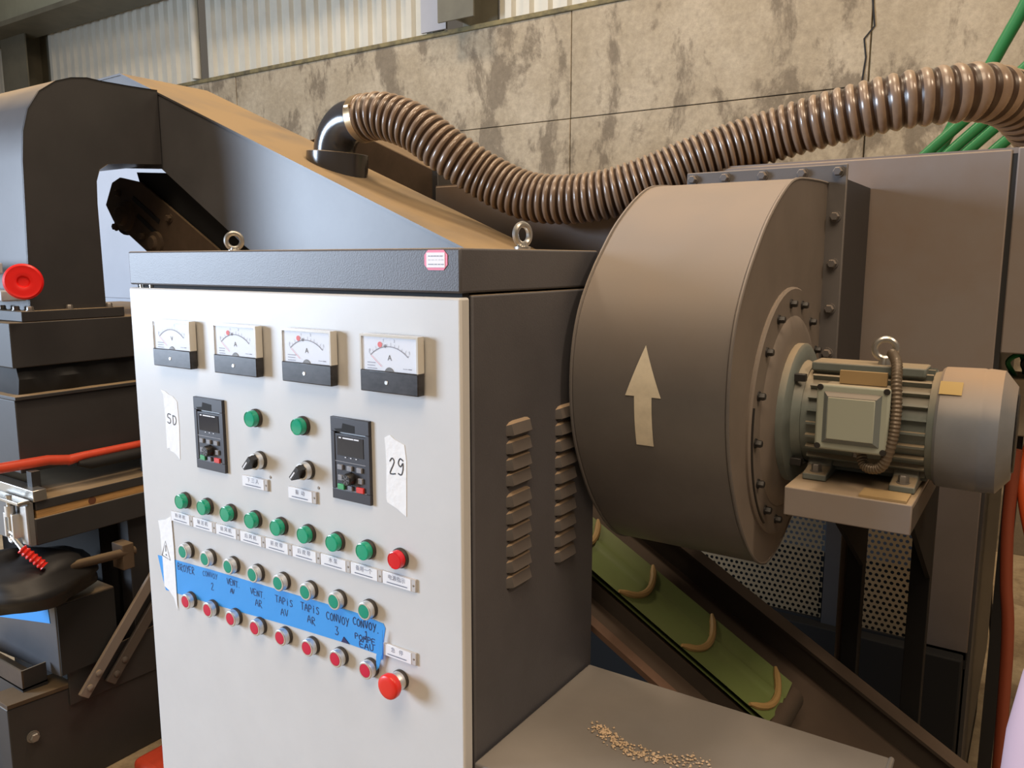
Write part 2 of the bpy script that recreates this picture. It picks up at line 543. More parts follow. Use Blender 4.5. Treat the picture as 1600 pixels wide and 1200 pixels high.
# stroke alphabet for hand-written marks (unit box)
ST = {
 'A': [[(0, 0), (.35, 1), (.7, 0)], [(.12, .38), (.6, .38)]],
 'B': [[(.05, 0), (.05, 1), (.5, .95), (.55, .7), (.1, .52), (.6, .4), (.6, .1), (.05, 0)]],
 'C': [[(.65, .85), (.4, 1), (.1, .75), (.05, .35), (.3, .02), (.65, .12)]],
 'E': [[(.65, 1), (.05, 1), (.05, 0), (.65, 0)], [(.05, .52), (.5, .52)]],
 'I': [[(.3, .7), (.3, 0)], [(.3, .95), (.32, .9)]],
 'M': [[(0, 0), (.1, 1), (.35, .4), (.6, 1), (.7, 0)]],
 'N': [[(.05, 0), (.05, 1), (.6, 0), (.6, 1)]],
 'O': [[(.35, 1), (.05, .7), (.08, .2), (.35, 0), (.62, .25), (.62, .75), (.35, 1)]],
 'P': [[(.08, 0), (.08, 1), (.55, .92), (.6, .6), (.1, .45)]],
 'R': [[(.08, 0), (.08, 1), (.55, .92), (.55, .62), (.1, .5), (.65, -.08)]],
 'S': [[(.6, .9), (.3, 1), (.1, .75), (.5, .45), (.55, .15), (.25, 0), (.05, .12)]],
 'T': [[(0, 1), (.7, 1)], [(.35, 1), (.35, 0)]],
 'U': [[(.05, 1), (.08, .2), (.35, 0), (.6, .2), (.62, 1)]],
 'V': [[(.02, 1), (.33, 0), (.66, 1)]],
 'Y': [[(.02, 1), (.33, .5)], [(.68, 1), (.2, -.1)]],
 '.': [[(.2, .02), (.22, .0)]],
 '1': [[(.15, .85), (.4, 1), (.4, 0)], [(.1, 0), (.65, 0)]],
 '2': [[(.1, .8), (.35, 1), (.55, .75), (.1, .1), (.25, 0), (.65, .05)]],
 '3': [[(.1, .95), (.5, .95), (.3, .55), (.6, .35), (.4, .02), (.05, .08)]],
 '5': [[(.6, .95), (.2, 1), (.08, .65), (.5, .5), (.55, .15), (.3, -.02), (.05, .1)]],
 '0': [[(.1, .95), (.1, .05), (.45, .1), (.62, .5), (.45, .9), (.05, .95)]],
 '9': [[(.6, .9), (.3, 1), (.1, .7), (.35, .5), (.6, .75), (.58, .3), (.4, 0), (.1, .05)]],
}
def write(mb, txt, cx, y, cz, h, w=None, pen=0.0011, slant=0.0, cw=0.82, drop=0.0):
    w = w or h * 0.78
    x = cx - w * cw * (len(txt) - 1) / 2 * 1.1 - w * 0.35
    for i, ch in enumerate(txt):
        j = random.uniform(-.06, .06) * h
        for st in ST.get(ch, []):
            pts = [(x + px * w, y, cz - h / 2 + j + pz * h + slant * px * w - drop * i) for px, pz in st]
            mb.ribbon(pts if len(pts) < 3 else smooth_path(pts, 3), pen)
        x += w * cw * 1.1

# ================================================================== SETTING
WY = 5.0
ob = part('floor', MB().box(-14, 6, -6, WY + 0.3, -0.12, 0.0), 'floor')
tag(ob, 'dusty tan concrete floor of the hall', kind='structure')

wall = empty('wall_back', (-3, WY, 0), 'stained beige concrete panel wall with recessed joints', kind='structure')
zs = [(0.0, 0.444), (0.45, 1.145), (1.151, 1.845), (1.851, 2.546), (2.552, 3.25)]
xj = [-14.3, -10.2, -6.4, -2.862, -0.956, 0.95, 2.85, 4.75]
for (z0, z1) in zs:
    for i in range(len(xj) - 1):
        dy = random.uniform(-0.006, 0.006)
        part('concrete_panel', MB().box(xj[i] + 0.004, xj[i + 1] - 0.004, WY + dy, WY + 0.16, z0, z1), 'concrete', wall, bevel=0.003)
part('joint_backing', MB().box(-14.3, 4.8, WY + 0.03, WY + 0.2, 0, 3.24), 'mortar', wall)
part('coping_strip', MB().box(-14.3, 4.8, WY - 0.012, WY + 0.15, 3.25, 3.285), 'mortar', wall, bevel=0.006)
# crack beside the right-hand joint
cr = MB()
cr.ribbon([(-0.956, WY - 0.007, 3.25), (-0.965, WY - 0.007, 3.05), (-0.94, WY - 0.007, 2.86), (-0.99, WY - 0.007, 2.80), (-0.975, WY - 0.007, 2.70), (-0.99, WY - 0.007, 2.55)], 0.010)
part('crack', cr, 'gasket', wall, label='dark crack in the concrete')

def cladding(name, x0, x1, label):
    P, D, zz0, zz1 = 0.153, 0.035, 3.28, 6.2
    prof, x = [], x0
    while x < x1:
        for fx, fy in ((0, 0), (.33, 0), (.45, -1), (.80, -1), (.92, 0)):
            if x + fx * P < x1:
                prof.append((x + fx * P, WY + 0.07 + fy * D))
        x += P
    prof.append((x1, WY + 0.07))
    n = len(prof)
    mb = MB()
    mb.add([(a, b, zz0) for a, b in prof] + [(a, b, zz1) for a, b in prof] + [(a, b + .01, zz0) for a, b in prof] + [(a, b + .01, zz1) for a, b in prof],
           [(i, i + 1, n + i + 1, n + i) for i in range(n - 1)] + [(2 * n + i, 3 * n + i, 3 * n + i + 1, 2 * n + i + 1) for i in range(n - 1)])
    o = part(name, mb, 'cladding', smooth=False, fix=False)
    tag(o, label, kind='structure')
cladding('wall_cladding_left', -9.75, -7.0, 'cream ribbed cladding above the wall beside the far left column')
cladding('wall_cladding_middle', -6.88, -4.02, 'cream ribbed cladding between the drain pipe and the middle column')
cladding('wall_cladding_right', -3.50, 4.8, 'cream ribbed cladding right of the middle column')
cladding('wall_cladding_far', -14.3, -10.3, 'cream ribbed cladding beyond the far left column')

def column(name, xc, label, w=0.32):
    e = empty(name, (xc, WY - 0.05, 3.28), label, kind='structure')
    part('flange', MB().box(xc - w / 2, xc + w / 2, WY - 0.20, WY - 0.185, 3.28, 6.2), 'steel_col', e)
    part('flange', MB().box(xc - w / 2, xc + w / 2, WY + 0.10, WY + 0.115, 3.28, 6.2), 'steel_col', e)
    part('web', MB().box(xc - 0.008, xc + 0.008, WY - 0.185, WY + 0.10, 3.28, 6.2), 'steel_col', e)
column('trim_1', -3.70, 'dark steel column standing on the concrete wall top')
column('trim_2', -10.0, 'dark steel column at the far left under the olive beam', 0.55)
o = part('trim_3', MB().box(-4.16, -3.92, WY - 0.03, WY - 0.01, 3.29, 6.2), 'lilac')
tag(o, 'pale grey upright flashing left of the middle column', kind='structure')
o = part('trim_4', MB().cyl((-6.94, WY - 0.02, 3.29), (-6.94, WY - 0.02, 6.2), 0.04, 14), 'cladding')
tag(o, 'grey drain pipe running up the cladding', kind='structure')
bm_ = empty('trim_5', (-9.0, WY - 0.4, 4.1), 'pale olive steel beam above the far left cladding', kind='structure')
part('beam_web', MB().box(-13.5, -4.3, WY - 0.30, WY - 0.27, 4.13, 4.60), 'steel_beam', bm_)
part('beam_flange', MB().box(-13.5, -4.3, WY - 0.46, WY - 0.02, 4.08, 4.13), 'steel_col', bm_)  # soffit shade painted in: underside gets the darker column paint
part('beam_flange', MB().box(-13.5, -4.3, WY - 0.46, WY - 0.02, 4.60, 4.64), 'steel_beam', bm_)

# ================================================================== CONTROL CABINET
CX0, CX1, DF, CBK = -1.398, -0.640, 0.835, 1.214
cab = empty('control_cabinet', (-1.02, 1.02, 0.25), 'tall charcoal control cabinet with white door full of buttons and meters', 'control cabinet')
part('body', MB().box(CX0 + 0.004, CX1, DF + 0.026, CBK, 0.25, 1.535), 'cab', cab, bevel=0.003)
part('canopy', MB().box(CX0 + 0.002, CX1 - 0.001, DF + 0.002, CBK + 0.004, 1.538, 1.597), 'cab', cab, bevel=0.003)
part('gasket', MB().box(CX0 + 0.01, CX1 - 0.006, DF + 0.012, DF + 0.028, 0.26, 1.540), 'gasket', cab)
part('door', MB().box(CX0, CX1, DF, DF + 0.021, 0.27, 1.5325), 'white', cab, bevel=0.0035, segs=3, label='white enamelled door')
# hinges hints on the left top edge
for x in (-1.375, -1.345):
    part('hinge_pin', MB().lathe((x, DF + 0.012, 1.5325), (0, 0, 1), [(0, 0.004), (0.006, 0.004)], 10), 'steel', cab)
# louvres pressed into the right side
def louver_mb(L=0.066, H=0.021, d=0.010):
    mb = MB()
    n = 8
    vs = []
    for i in range(n + 1):
        u = i / n
        e = min(1.0, min(u, 1 - u) / 0.16)
        out = d * math.sin(e * math.pi / 2)
        y = -L / 2 + L * u
        top = H / 2 - (1 - e) * 0.006
        vs += [(0, y, top), (out * 0.55, y, top - 0.004 * e), (out, y, -H / 2 + 0.001), (out * 0.9, y, -H / 2), (0, y, -H / 2 + 0.0005)]
    fs = []
    for i in range(n):
        for k in range(4):
            a = i * 5 + k
            fs.append((a, a + 1, a + 6, a + 5))
    return mb.add(vs, fs)
lz = [1.340, 1.313, 1.288, 1.265, 1.233, 1.207, 1.182, 1.157, 1.132, 1.108]
for i, z in enumerate(lz):
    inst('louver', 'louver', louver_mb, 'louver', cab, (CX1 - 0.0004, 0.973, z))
    part('louver_slot', MB().box(CX1 - 0.002, CX1 + 0.0004, 0.944, 1.002, z - 0.0135, z - 0.0105), 'gasket', cab)
for i in range(10):
    z = 1.342 - 0.0265 * i
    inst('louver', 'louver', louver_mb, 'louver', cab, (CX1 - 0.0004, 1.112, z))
    part('louver_slot', MB().box(CX1 - 0.002, CX1 + 0.0004, 1.083, 1.141, z - 0.0135, z - 0.0105), 'gasket', cab)
# lifting eye bolts
for x, y in ((-1.345, 1.028), (-0.664, 1.02)):
    eb = part('eye_bolt', MB().torus((x, y, 1.597 + 0.022), ((0.75, -0.66, 0) if x < -1 else (0.97, -0.2, 0)), 0.0148, 0.0048), 'steel', cab, origin=(x, y, 1.597), label='zinc lifting eye bolt')
    part('shank', MB().lathe((x, y, 1.597), (0, 0, 1), [(0, 0.0125), (0.004, 0.0125), (0.005, 0.008), (0.010, 0.007)], 18), 'steel', eb)
# sticker on the canopy
stk = part('sticker', MB().prism([(-0.7005, 1.575), (-0.694, 1.568), (-0.668, 1.568), (-0.6615, 1.575), (-0.6615, 1.588), (-0.668, 1.5945), (-0.694, 1.5945), (-0.7005, 1.588)], DF + 0.0018, DF + 0.0012, 'y'), 'pink', cab, label='small white sticker with a pink border')
part('sticker_face', MB().box(-0.6965, -0.6655, DF + 0.0006, DF + 0.0014, 1.5715, 1.591), 'sticker', stk)
t = MB()
for z in (1.5865, 1.5815, 1.5757):
    x = -0.693
    while x < -0.670:
        w = random.uniform(0.002, 0.005)
        t.ribbon([(x, DF + 0.0005, z), (x + w, DF + 0.0005, z)], 0.0009 if z != 1.5815 else 0.0004)
        x += w + random.uniform(0.001, 0.0025)
part('sticker_print', t, 'ink_grey', stk)

# panel meters
MY = DF - 0.016
def meter(cx, cz, unit, red, needle, label):
    w, h = 0.107, 0.081
    x0, x1, z0, z1 = cx - w / 2, cx + w / 2, cz - h / 2, cz + h / 2
    zs = z0 + 0.031
    e = part('panel_meter', MB().box(x0 + 0.004, x1 - 0.004, DF - 0.006, DF + 0.002, z0 + 0.003, z1 - 0.003), 'blackplastic', cab, origin=(cx, DF, cz), bevel=0.002, label=label)
    rim = MB()
    for a in ((x0, x1, z1 - 0.003, z1), (x0, x0 + 0.003, zs, z1 - 0.003), (x1 - 0.003, x1, zs, z1 - 0.003)):
        rim.box(a[0], a[1], MY, DF - 0.003, a[2], a[3])
    part('acrylic_rim', rim, 'acryl', e)
    part('scale_card', MB().box(x0 + 0.003, x1 - 0.003, MY + 0.0022, MY + 0.004, zs - 0.002, z1 - 0.003), 'meter_face', e)
    part('window', MB().box(x0 + 0.003, x1 - 0.003, MY, MY + 0.0008, zs, z1 - 0.003), 'clear', e, label='clear acrylic window')
    part('lower_cover', MB().box(x0, x1, MY - 0.0005, DF - 0.003, z0, zs), 'meter_black', e, bevel=0.0015, label='scratched black lower cover')
    sc = part('cover_screw', MB().lathe((cx - 0.004, MY - 0.0005, z0 + 0.015), (0, -1, 0), [(0, 0.0032), (0.0008, 0.0028)], 12), 'steel', e)
    part('pivot_dome', MB().lathe((cx, MY + 0.0021, zs - 0.004), (0, -1, 0), [(0, 0.0095), (0.0008, 0.009)], 20), 'blackplastic', e)
    y = MY + 0.0020
    pr = MB()
    Rr = 0.052
    pc = (cx, z1 - 0.0157 - Rr)
    arc = [(pc[0] + Rr * math.sin(a), y, pc[1] + Rr * math.cos(a)) for a in [R(-41 + 82 * i / 22) for i in range(23)]]
    pr.ribbon(arc, 0.0011)
    for i in range(0, 23, 2):
        a = R(-41 + 82 * i / 22)
        k = 0.0035 if i % 4 else 0.0055
        pr.ribbon([arc[i], (arc[i][0] + k * math.sin(a), y, arc[i][2] + k * math.cos(a))], 0.0005)
    part('scale_arc', pr, 'ink_grey', e)
    part('unit_letter', text_mb(unit, cx + 0.001, y - 0.0002, zs + 0.0185, 0.0110), 'ink', e)
    dg = MB()
    for t_, xx, zz in (('0', arc[0][0] - 0.002, arc[0][2] + 0.006), ('1', arc[8][0], arc[8][2] + 0.009), ('2', arc[14][0], arc[14][2] + 0.009), ('5', arc[22][0] + 0.003, arc[22][2] + 0.006)):
        q = text_mb(t_, xx, y - 0.0002, zz, 0.0055)
        dg.add(q.v, q.f)
    for k in range(3):
        xx = x0 + 0.013
        for _ in range(4):
            wq = random.uniform(0.002, 0.0045)
            dg.ribbon([(xx, y, zs + 0.0105 - 0.004 * k), (xx + wq, y, zs + 0.0105 - 0.004 * k)], 0.0009)
            xx += wq + 0.0009
    dg.ribbon([(x1 - 0.028, y, zs + 0.005), (x1 - 0.020, y, zs + 0.005)], 0.0007)
    dg.ribbon([(x1 - 0.018, y, zs + 0.005), (x1 - 0.013, y, zs + 0.005)], 0.0012)
    part('scale_print', dg, 'ink_grey', e)
    nd = MB()
    nd.ribbon([(arc[0][0] + 0.001, y - 0.0006, arc[0][2] - 0.001), (cx - 0.014, y - 0.0006, zs + 0.006)], 0.0006)
    part('needle', nd, 'ink_red', e)
    if red:
        rb = MB().lathe((arc[6][0], y, arc[6][2] + 0.0048), (0, -1, 0), [(0, 0.0040), (0.0004, 0.0040)], 16)
        part('red_mark', rb, 'ink_red', e, label='red dot on the scale')
        part('black_mark', MB().lathe((arc[9][0], y, arc[9][2] + 0.0008), (0, -1, 0), [(0, 0.0024), (0.0003, 0.0024)], 12), 'ink_grey', e)
meter(-1.2555, 1.4386, 'V', False, 0, 'voltmeter with scuffed black cover, leftmost of four')
meter(-1.085, 1.4386, 'A', True, 0, 'ammeter second from the left')
meter(-0.919, 1.4386, 'A', True, 0, 'ammeter third from the left')
meter(-0.7536, 1.4386, 'A', True, 0, 'ammeter at the right end of the four meters')

# buttons and lamps
def collar_mb():
    return MB().lathe((0, 0, 0), (0, -1, 0), [(0, 0.0150), (0.0045, 0.0150), (0.0060, 0.0140)], 28)
def lens_mb():
    return MB().lathe((0, -0.0055, 0), (0, -1, 0), [(0, 0.0134), (0.0085, 0.0132), (0.0100, 0.0127), (0.0104, 0.0118), (0.0098, 0.0112), (0.0100, 0.004)], 28)
def bezel_mb():
    return MB().lathe((0, -0.0050, 0), (0, -1, 0), [(0, 0.0140), (0.0080, 0.0140), (0.0096, 0.0136), (0.0104, 0.0126), (0.0104, 0.0108), (0.0090, 0.0104)], 28, cap1=False)
def cap_mb():
    return MB().lathe((0, -0.008, 0), (0, -1, 0), [(0, 0.0104), (0.0070, 0.0104), (0.0076, 0.0100), (0.0078, 0.004)], 28)
def lamp(x, z, col, label):
    e = inst('indicator_lamp', 'collar', collar_mb, 'collar', cab, (x, DF, z), label)
    inst('lens', 'lens' + col, lens_mb, col, e, (x, DF, z))
def button(x, z, col, label):
    e = inst('push_button', 'collar', collar_mb, 'collar', cab, (x, DF, z), label)
    inst('bezel', 'bezel', bezel_mb, 'chrome', e, (x, DF, z))
    inst('button_cap', 'cap' + col, cap_mb, col, e, (x, DF, z))
ORDN = ['first', 'second', 'third', 'fourth', 'fifth', 'sixth', 'seventh', 'eighth']
for i in range(8):
    x = -0.8155 - 0.0639 * (7 - i)
    lamp(x, 1.1557, 'green_lens', 'green lamp, %s from the left of the lamp row' % ORDN[i])
    button(x, 1.0624, 'green_cap', 'green button, %s from the left above the blue tape' % ORDN[i])
    button(x - 0.001, 0.9676, 'red_cap', 'red button, %s from the left below the blue tape' % ORDN[i])
lamp(-0.752, 1.1557, 'red_lens', 'red lamp at the right end of the lamp row')
lamp(-1.058, 1.3284, 'green_lens', 'green lamp beside the left keypad')
lamp(-0.947, 1.3284, 'green_lens', 'green lamp beside the right keypad')
# emergency stop
e = inst('emergency_stop', 'collar', collar_mb, 'collar', cab, (-0.757, DF, 0.966), 'red mushroom emergency stop button')
part('bezel', MB().lathe((-0.757, DF - 0.005, 0.966), (0, -1, 0), [(0, 0.0142), (0.006, 0.0142), (0.009, 0.0125), (0.015, 0.0115)], 28), 'chrome', e)
part('mushroom_cap', MB().lathe((-0.757, DF - 0.017, 0.966), (0, -1, 0), [(0, 0.0125), (0.002, 0.0172), (0.005, 0.0188), (0.011, 0.0190), (0.0135, 0.0182), (0.0148, 0.0165), (0.0154, 0.010), (0.0155, 0.001)], 32), 'red_mush', e)
# selector switches
def lever_mb():
    a = R(42)
    mb = MB()
    c, s_ = math.cos(a), math.sin(a)
    def rot(px, pz):
        return (px * c + pz * s_, -px * s_ + pz * c)
    pts = [rot(*p) for p in [(-0.0052, -0.0125), (0.0052, -0.0125), (0.0052, 0.0125), (-0.0052, 0.0125)]]
    pts2 = [rot(*p) for p in [(-0.0036, -0.0125), (0.0036, -0.0125), (0.0036, 0.0125), (-0.0036, 0.0125)]]
    mb.lathe((0, -0.008, 0), (0, -1, 0), [(0, 0.0108), (0.006, 0.0108)], 24)
    vs = [(p[0], -0.0135, p[1]) for p in pts] + [(p[0], -0.030, p[1]) for p in pts2]
    mb.add(vs, [(4, 5, 6, 7), (0, 1, 5, 4), (1, 2, 6, 5), (2, 3, 7, 6), (3, 0, 4, 7)])
    return mb
def lever_mark_mb():
    a = R(42)
    c, s_ = math.cos(a), math.sin(a)
    pts = [(px * c + pz * s_, -px * s_ + pz * c) for px, pz in [(-0.0012, -0.011), (0.0012, -0.011), (0.0012, 0.003), (-0.0012, 0.003)]]
    return MB().prism(pts, -0.0300, -0.0305, 'y')
for x, lb in ((-1.052, 'selector switch below the left green lamp'), (-0.940, 'selector switch below the right green lamp')):
    z = 1.259
    e = inst('selector_switch', 'collar', collar_mb, 'collar', cab, (x, DF, z), lb)
    inst('bezel', 'bezel', bezel_mb, 'chrome', e, (x, DF, z))
    inst('lever', 'lever', lever_mb, 'blackplastic', e, (x, DF, z))
    inst('lever_mark', 'lever_mark', lever_mark_mb, 'print_white', e, (x, DF, z))
    part('screw', MB().lathe((x + 0.021, DF, z - 0.026), (0, -1, 0), [(0, 0.0026), (0.001, 0.002)], 10), 'dullsteel', e)

# name plates
def plate(cx, cz, txt, sub, label):
    e = part('name_plate', MB().box(cx - 0.032, cx + 0.0325, DF - 0.0035, DF + 0.0005, cz - 0.0098, cz + 0.0098), 'holder', cab, origin=(cx, DF, cz), bevel=0.001, label=label)
    part('card', MB().box(cx - 0.0305, cx + 0.0235, DF - 0.0041, DF - 0.003, cz - 0.0088, cz + 0.0086), 'card', e)
    part('lettering', text_mb(txt, cx - 0.0035, DF - 0.0043, cz + 0.0028, 0.0085), 'ink_grey', e)
    t = MB()
    x = cx - 0.022
    while x < cx + 0.014:
        w = random.uniform(0.0012, 0.0028)
        t.ribbon([(x, DF - 0.0042, cz - 0.0052), (x + w, DF - 0.0042, cz - 0.0052)], 0.0013)
        x += w + 0.0006
    part('small_print', t, 'ink_grey', e)
    part('rivet', MB().lathe((cx + 0.0282, DF - 0.0035, cz), (0, -1, 0), [(0, 0.0018), (0.0008, 0.0012)], 10), 'dullsteel', e)
names = ['粉 碎 机', '输 送 机', '前 风 机', '后 风 机', '前 皮 带', '后 皮 带', '水 泵', '备用一个', '电源指示']
for i, n in enumerate(names):
    plate(-0.755 - 0.0651 * (8 - i), 1.1195, n, '', 'name plate under the %s lamp of the row' % (ORDN + ['ninth'])[i])
plate(-1.067, 1.2185, '下 三 人', '', 'name plate under the left selector switch')
plate(-0.954, 1.2165, '振  动', '', 'name plate under the right selector switch')
plate(-0.757, 1.0065, '急   停', '', 'name plate above the emergency stop')

# drive keypads
def keypad(cx, cz, label):
    w, h = 0.0785, 0.126
    x0, x1, z0, z1 = cx - w / 2, cx + w / 2, cz - h / 2, cz + h / 2
    fr = MB()
    bx, bt, bb = 0.008, 0.022, 0.016
    y0, y1 = DF - 0.0055, DF + 0.001
    for a in ((x0, x1, z1 - bt, z1), (x0, x1, z0, z0 + bb), (x0, x0 + bx, z0 + bb, z1 - bt), (x1 - bx, x1, z0 + bb, z1 - bt)):
        fr.box(a[0], a[1], y0, y1, a[2], a[3])
    e = part('drive_keypad', fr, 'keypad', cab, origin=(cx, DF, cz), bevel=0.0008, label=label)
    part('recess', MB().prism([(x0 + 0.012, z1 - 0.021), (x0 + 0.05, z1 - 0.021), (x0 + 0.050, z1 - 0.010), (x0 + 0.026, z1 - 0.008), (x0 + 0.024, z1 - 0.016), (x0 + 0.008, z1 - 0.018)], y0 - 0.0003, y0 + 0.0005, 'y'), 'gasket', e, label='dark finger notch')
    part('face_plate', MB().box(x0 + bx, x1 - bx, DF - 0.0045, DF, z0 + bb, z1 - bt - 0.003), 'keypad', e, bevel=0.0006)
    yf = DF - 0.0046
    part('screen', MB().box(x0 + 0.0125, x1 - 0.0125, yf - 0.0006, yf, cz + 0.0055, z1 - bt - 0.006), 'screen', e)
    ln = MB().box(x0 + bx, x1 - bx, yf - 0.0008, yf, cz - 0.0045, cz - 0.0035)
    ln.box(x0 + bx, x1 - bx, yf - 0.0008, yf, z0 + bb, z0 + bb + 0.001)
    part('divider', ln, 'key', e)
    pr = MB()
    for a, b in ((0.018, 0.021), (0.026, 0.036), (0.038, 0.046), (0.049, 0.057)):
        pr.ribbon([(x0 + a, yf - 0.0008, z1 - bt - 0.0085), (x0 + b, yf - 0.0008, z1 - bt - 0.0085)], 0.002)
    for a in (0.029, 0.040, 0.051):
        pr.ribbon([(x0 + a, yf - 0.0008, cz + 0.0035), (x0 + a + 0.0016, yf - 0.0008, cz + 0.0035)], 0.0013)
    part('print', pr, 'print_white', e)
    def key(kx, kz, m, kw=0.0105, kh=0.0078):
        part('key', MB().box(kx - kw / 2, kx + kw / 2, yf - 0.003, yf + 0.001, kz - kh / 2, kz + kh / 2), m, e, bevel=0.0008)
    for k, xx in enumerate((cx - 0.0205, cx - 0.001, cx + 0.019)):
        key(xx, cz - 0.0125, 'key')
    key(cx - 0.0205, cz - 0.0285, 'key', 0.009, 0.0085)
    key(cx + 0.0205, cz - 0.0285, 'key', 0.009, 0.0085)
    key(cx - 0.0195, cz - 0.0425, 'key_green', 0.0135, 0.0085)
    key(cx - 0.0005, cz - 0.0425, 'key', 0.009, 0.0075)
    key(cx + 0.0195, cz - 0.0425, 'key_red', 0.0145, 0.0085)
    part('dial_knob', MB().lathe((cx, yf, cz - 0.0275), (0, -1, 0), [(0, 0.0100), (0.010, 0.0092), (0.0115, 0.008), (0.0116, 0.003)], 18), 'blackplastic', e, label='black dial knob')
    kt = MB()
    for k in range(6):
        a = k * math.pi / 3
        kt.ribbon([(cx + 0.002 * math.cos(a), yf - 0.0117, cz - 0.0275 + 0.002 * math.sin(a)), (cx + 0.0068 * math.cos(a), yf - 0.0117, cz - 0.0275 + 0.0068 * math.sin(a))], 0.0009)
    part('dial_marks', kt, 'key', e)
keypad(-1.1785, 1.2865, 'slate drive keypad beside the tape marked 50')
keypad(-0.8435, 1.2880, 'slate drive keypad beside the tape marked 29')

# tapes
def tape(pts, m, label, name='paper_tape', off=0.0):
    mb = MB().prism(pts, DF - 0.0006 - off, DF - 0.0001 - off, 'y')
    return part(name, mb, m, cab, origin=(pts[0][0], DF, pts[0][1]), label=label, smooth=False)
t5 = tape([(-1.320, 1.352), (-1.306, 1.350), (-1.296, 1.345), (-1.285, 1.343), (-1.272, 1.334), (-1.270, 1.29), (-1.2735, 1.228), (-1.284, 1.236), (-1.292, 1.2395), (-1.301, 1.241), (-1.303, 1.246), (-1.311, 1.244), (-1.310, 1.30), (-1.312, 1.343)], 'tape', 'white paper tape with 50 written in black')
mb = MB()
write(mb, '50', -1.290, DF - 0.0007, 1.300, 0.017, 0.0175, 0.0016)
part('handwriting', mb, 'ink', t5)
t9 = tape([(-0.7785, 1.330), (-0.773, 1.333), (-0.768, 1.335), (-0.760, 1.330), (-0.741, 1.3235), (-0.738, 1.30), (-0.740, 1.219), (-0.7585, 1.2285), (-0.776, 1.2345), (-0.7775, 1.24), (-0.776, 1.29), (-0.777, 1.315)], 'tape', 'white paper tape with 29 written in black')
mb = MB()
write(mb, '29', -0.7565, DF - 0.0007, 1.290, 0.0235, 0.0175, 0.0018)
part('handwriting', mb, 'ink', t9)
# blue tape, slightly sagging
blue = tape([(-1.364, 1.031), (-1.2, 1.0375), (-1.0, 1.043), (-0.850, 1.0475), (-0.790, 1.0445), (-0.786, 1.038), (-0.7905, 1.018), (-0.793, 0.987), (-0.799, 0.984), (-0.8005, 0.992), (-0.86, 0.9915), (-1.0, 0.9855), (-1.2, 0.973), (-1.345, 0.966), (-1.352, 0.985)], 'bluetape', 'long strip of blue masking tape with handwritten French words', 'masking_tape', 0.0)
part('loose_end', MB().prism([(-0.8005, 0.992), (-0.786, 1.038), (-0.7875, 1.0), (-0.7955, 0.975), (-0.8005, 0.969)], DF - 0.007, DF - 0.0062, 'y'), 'bluetape', blue, smooth=False)
mb = MB()
yw = DF - 0.0007
write(mb, 'BROYER', -1.277, yw, 1.0225, 0.0125, 0.0095, 0.0011, drop=-0.0004)
write(mb, 'CONVOY', -1.206, yw, 1.0265, 0.0095, 0.0080, 0.0008, drop=-0.0003)
write(mb, '2', -1.201, yw, 1.0065, 0.0135, 0.011, 0.0010)
write(mb, 'VENT.', -1.140, yw, 1.027, 0.0105, 0.0085, 0.0011)
write(mb, 'AV', -1.145, yw, 1.0115, 0.0085, 0.0085, 0.0011, cw=0.55)
write(mb, 'VENT.', -1.076, yw, 1.0235, 0.0105, 0.0090, 0.0011)
write(mb, 'AR', -1.076, yw, 1.0065, 0.0115, 0.0105, 0.0011)
write(mb, 'TAPIS', -1.011, yw, 1.026, 0.0115, 0.0098, 0.0011)
write(mb, 'AV', -1.011, yw, 1.0065, 0.0115, 0.0110, 0.0011)
write(mb, 'TAPIS', -0.949, yw, 1.0285, 0.0120, 0.0098, 0.0012)
write(mb, 'AR', -0.947, yw, 1.0095, 0.0120, 0.0110, 0.0012)
write(mb, 'CONVOY', -0.887, yw, 1.0275, 0.0125, 0.0095, 0.0012)
write(mb, '3', -0.889, yw, 1.0060, 0.0140, 0.0120, 0.0013)
write(mb, 'CONVOY.', -0.825, yw, 1.0330, 0.0120, 0.0092, 0.0013)
write(mb, '1', -0.826, yw, 1.0185, 0.0085, 0.0090, 0.0013)
write(mb, 'POMPE', -0.829, yw, 1.0095, 0.0085, 0.0098, 0.0013)
write(mb, 'EAU', -0.826, yw, 0.9985, 0.0090, 0.0115, 0.0013)
part('handwriting', mb, 'ink_blue', blue)
part('tape_fold', MB().prism([(-0.874, 1.001), (-0.862, 0.992), (-0.879, 0.9915)], DF - 0.0018, DF - 0.0008, 'y'), 'ink_blue', blue)
tA = tape([(-1.353, 1.101), (-1.330, 1.107), (-1.311, 1.117), (-1.309, 1.06), (-1.3095, 1.0), (-1.310, 0.934), (-1.3185, 0.957), (-1.334, 0.969), (-1.347, 0.974), (-1.347, 1.02), (-1.349, 1.08)], 'tape', 'white paper tape with a hand-drawn warning triangle', off=0.0012)
mb = MB()
yw = DF - 0.0019
mb.ribbon([(-1.347, yw, 1.035), (-1.334, yw, 1.065), (-1.322, yw, 1.030), (-1.347, yw, 1.035)], 0.0014)
mb.ribbon([(-1.3340, yw, 1.056), (-1.3345, yw, 1.045)], 0.0016)
mb.ribbon([(-1.3345, yw, 1.0385), (-1.3335, yw, 1.0375)], 0.0020)
part('handwriting', mb, 'ink', tA)

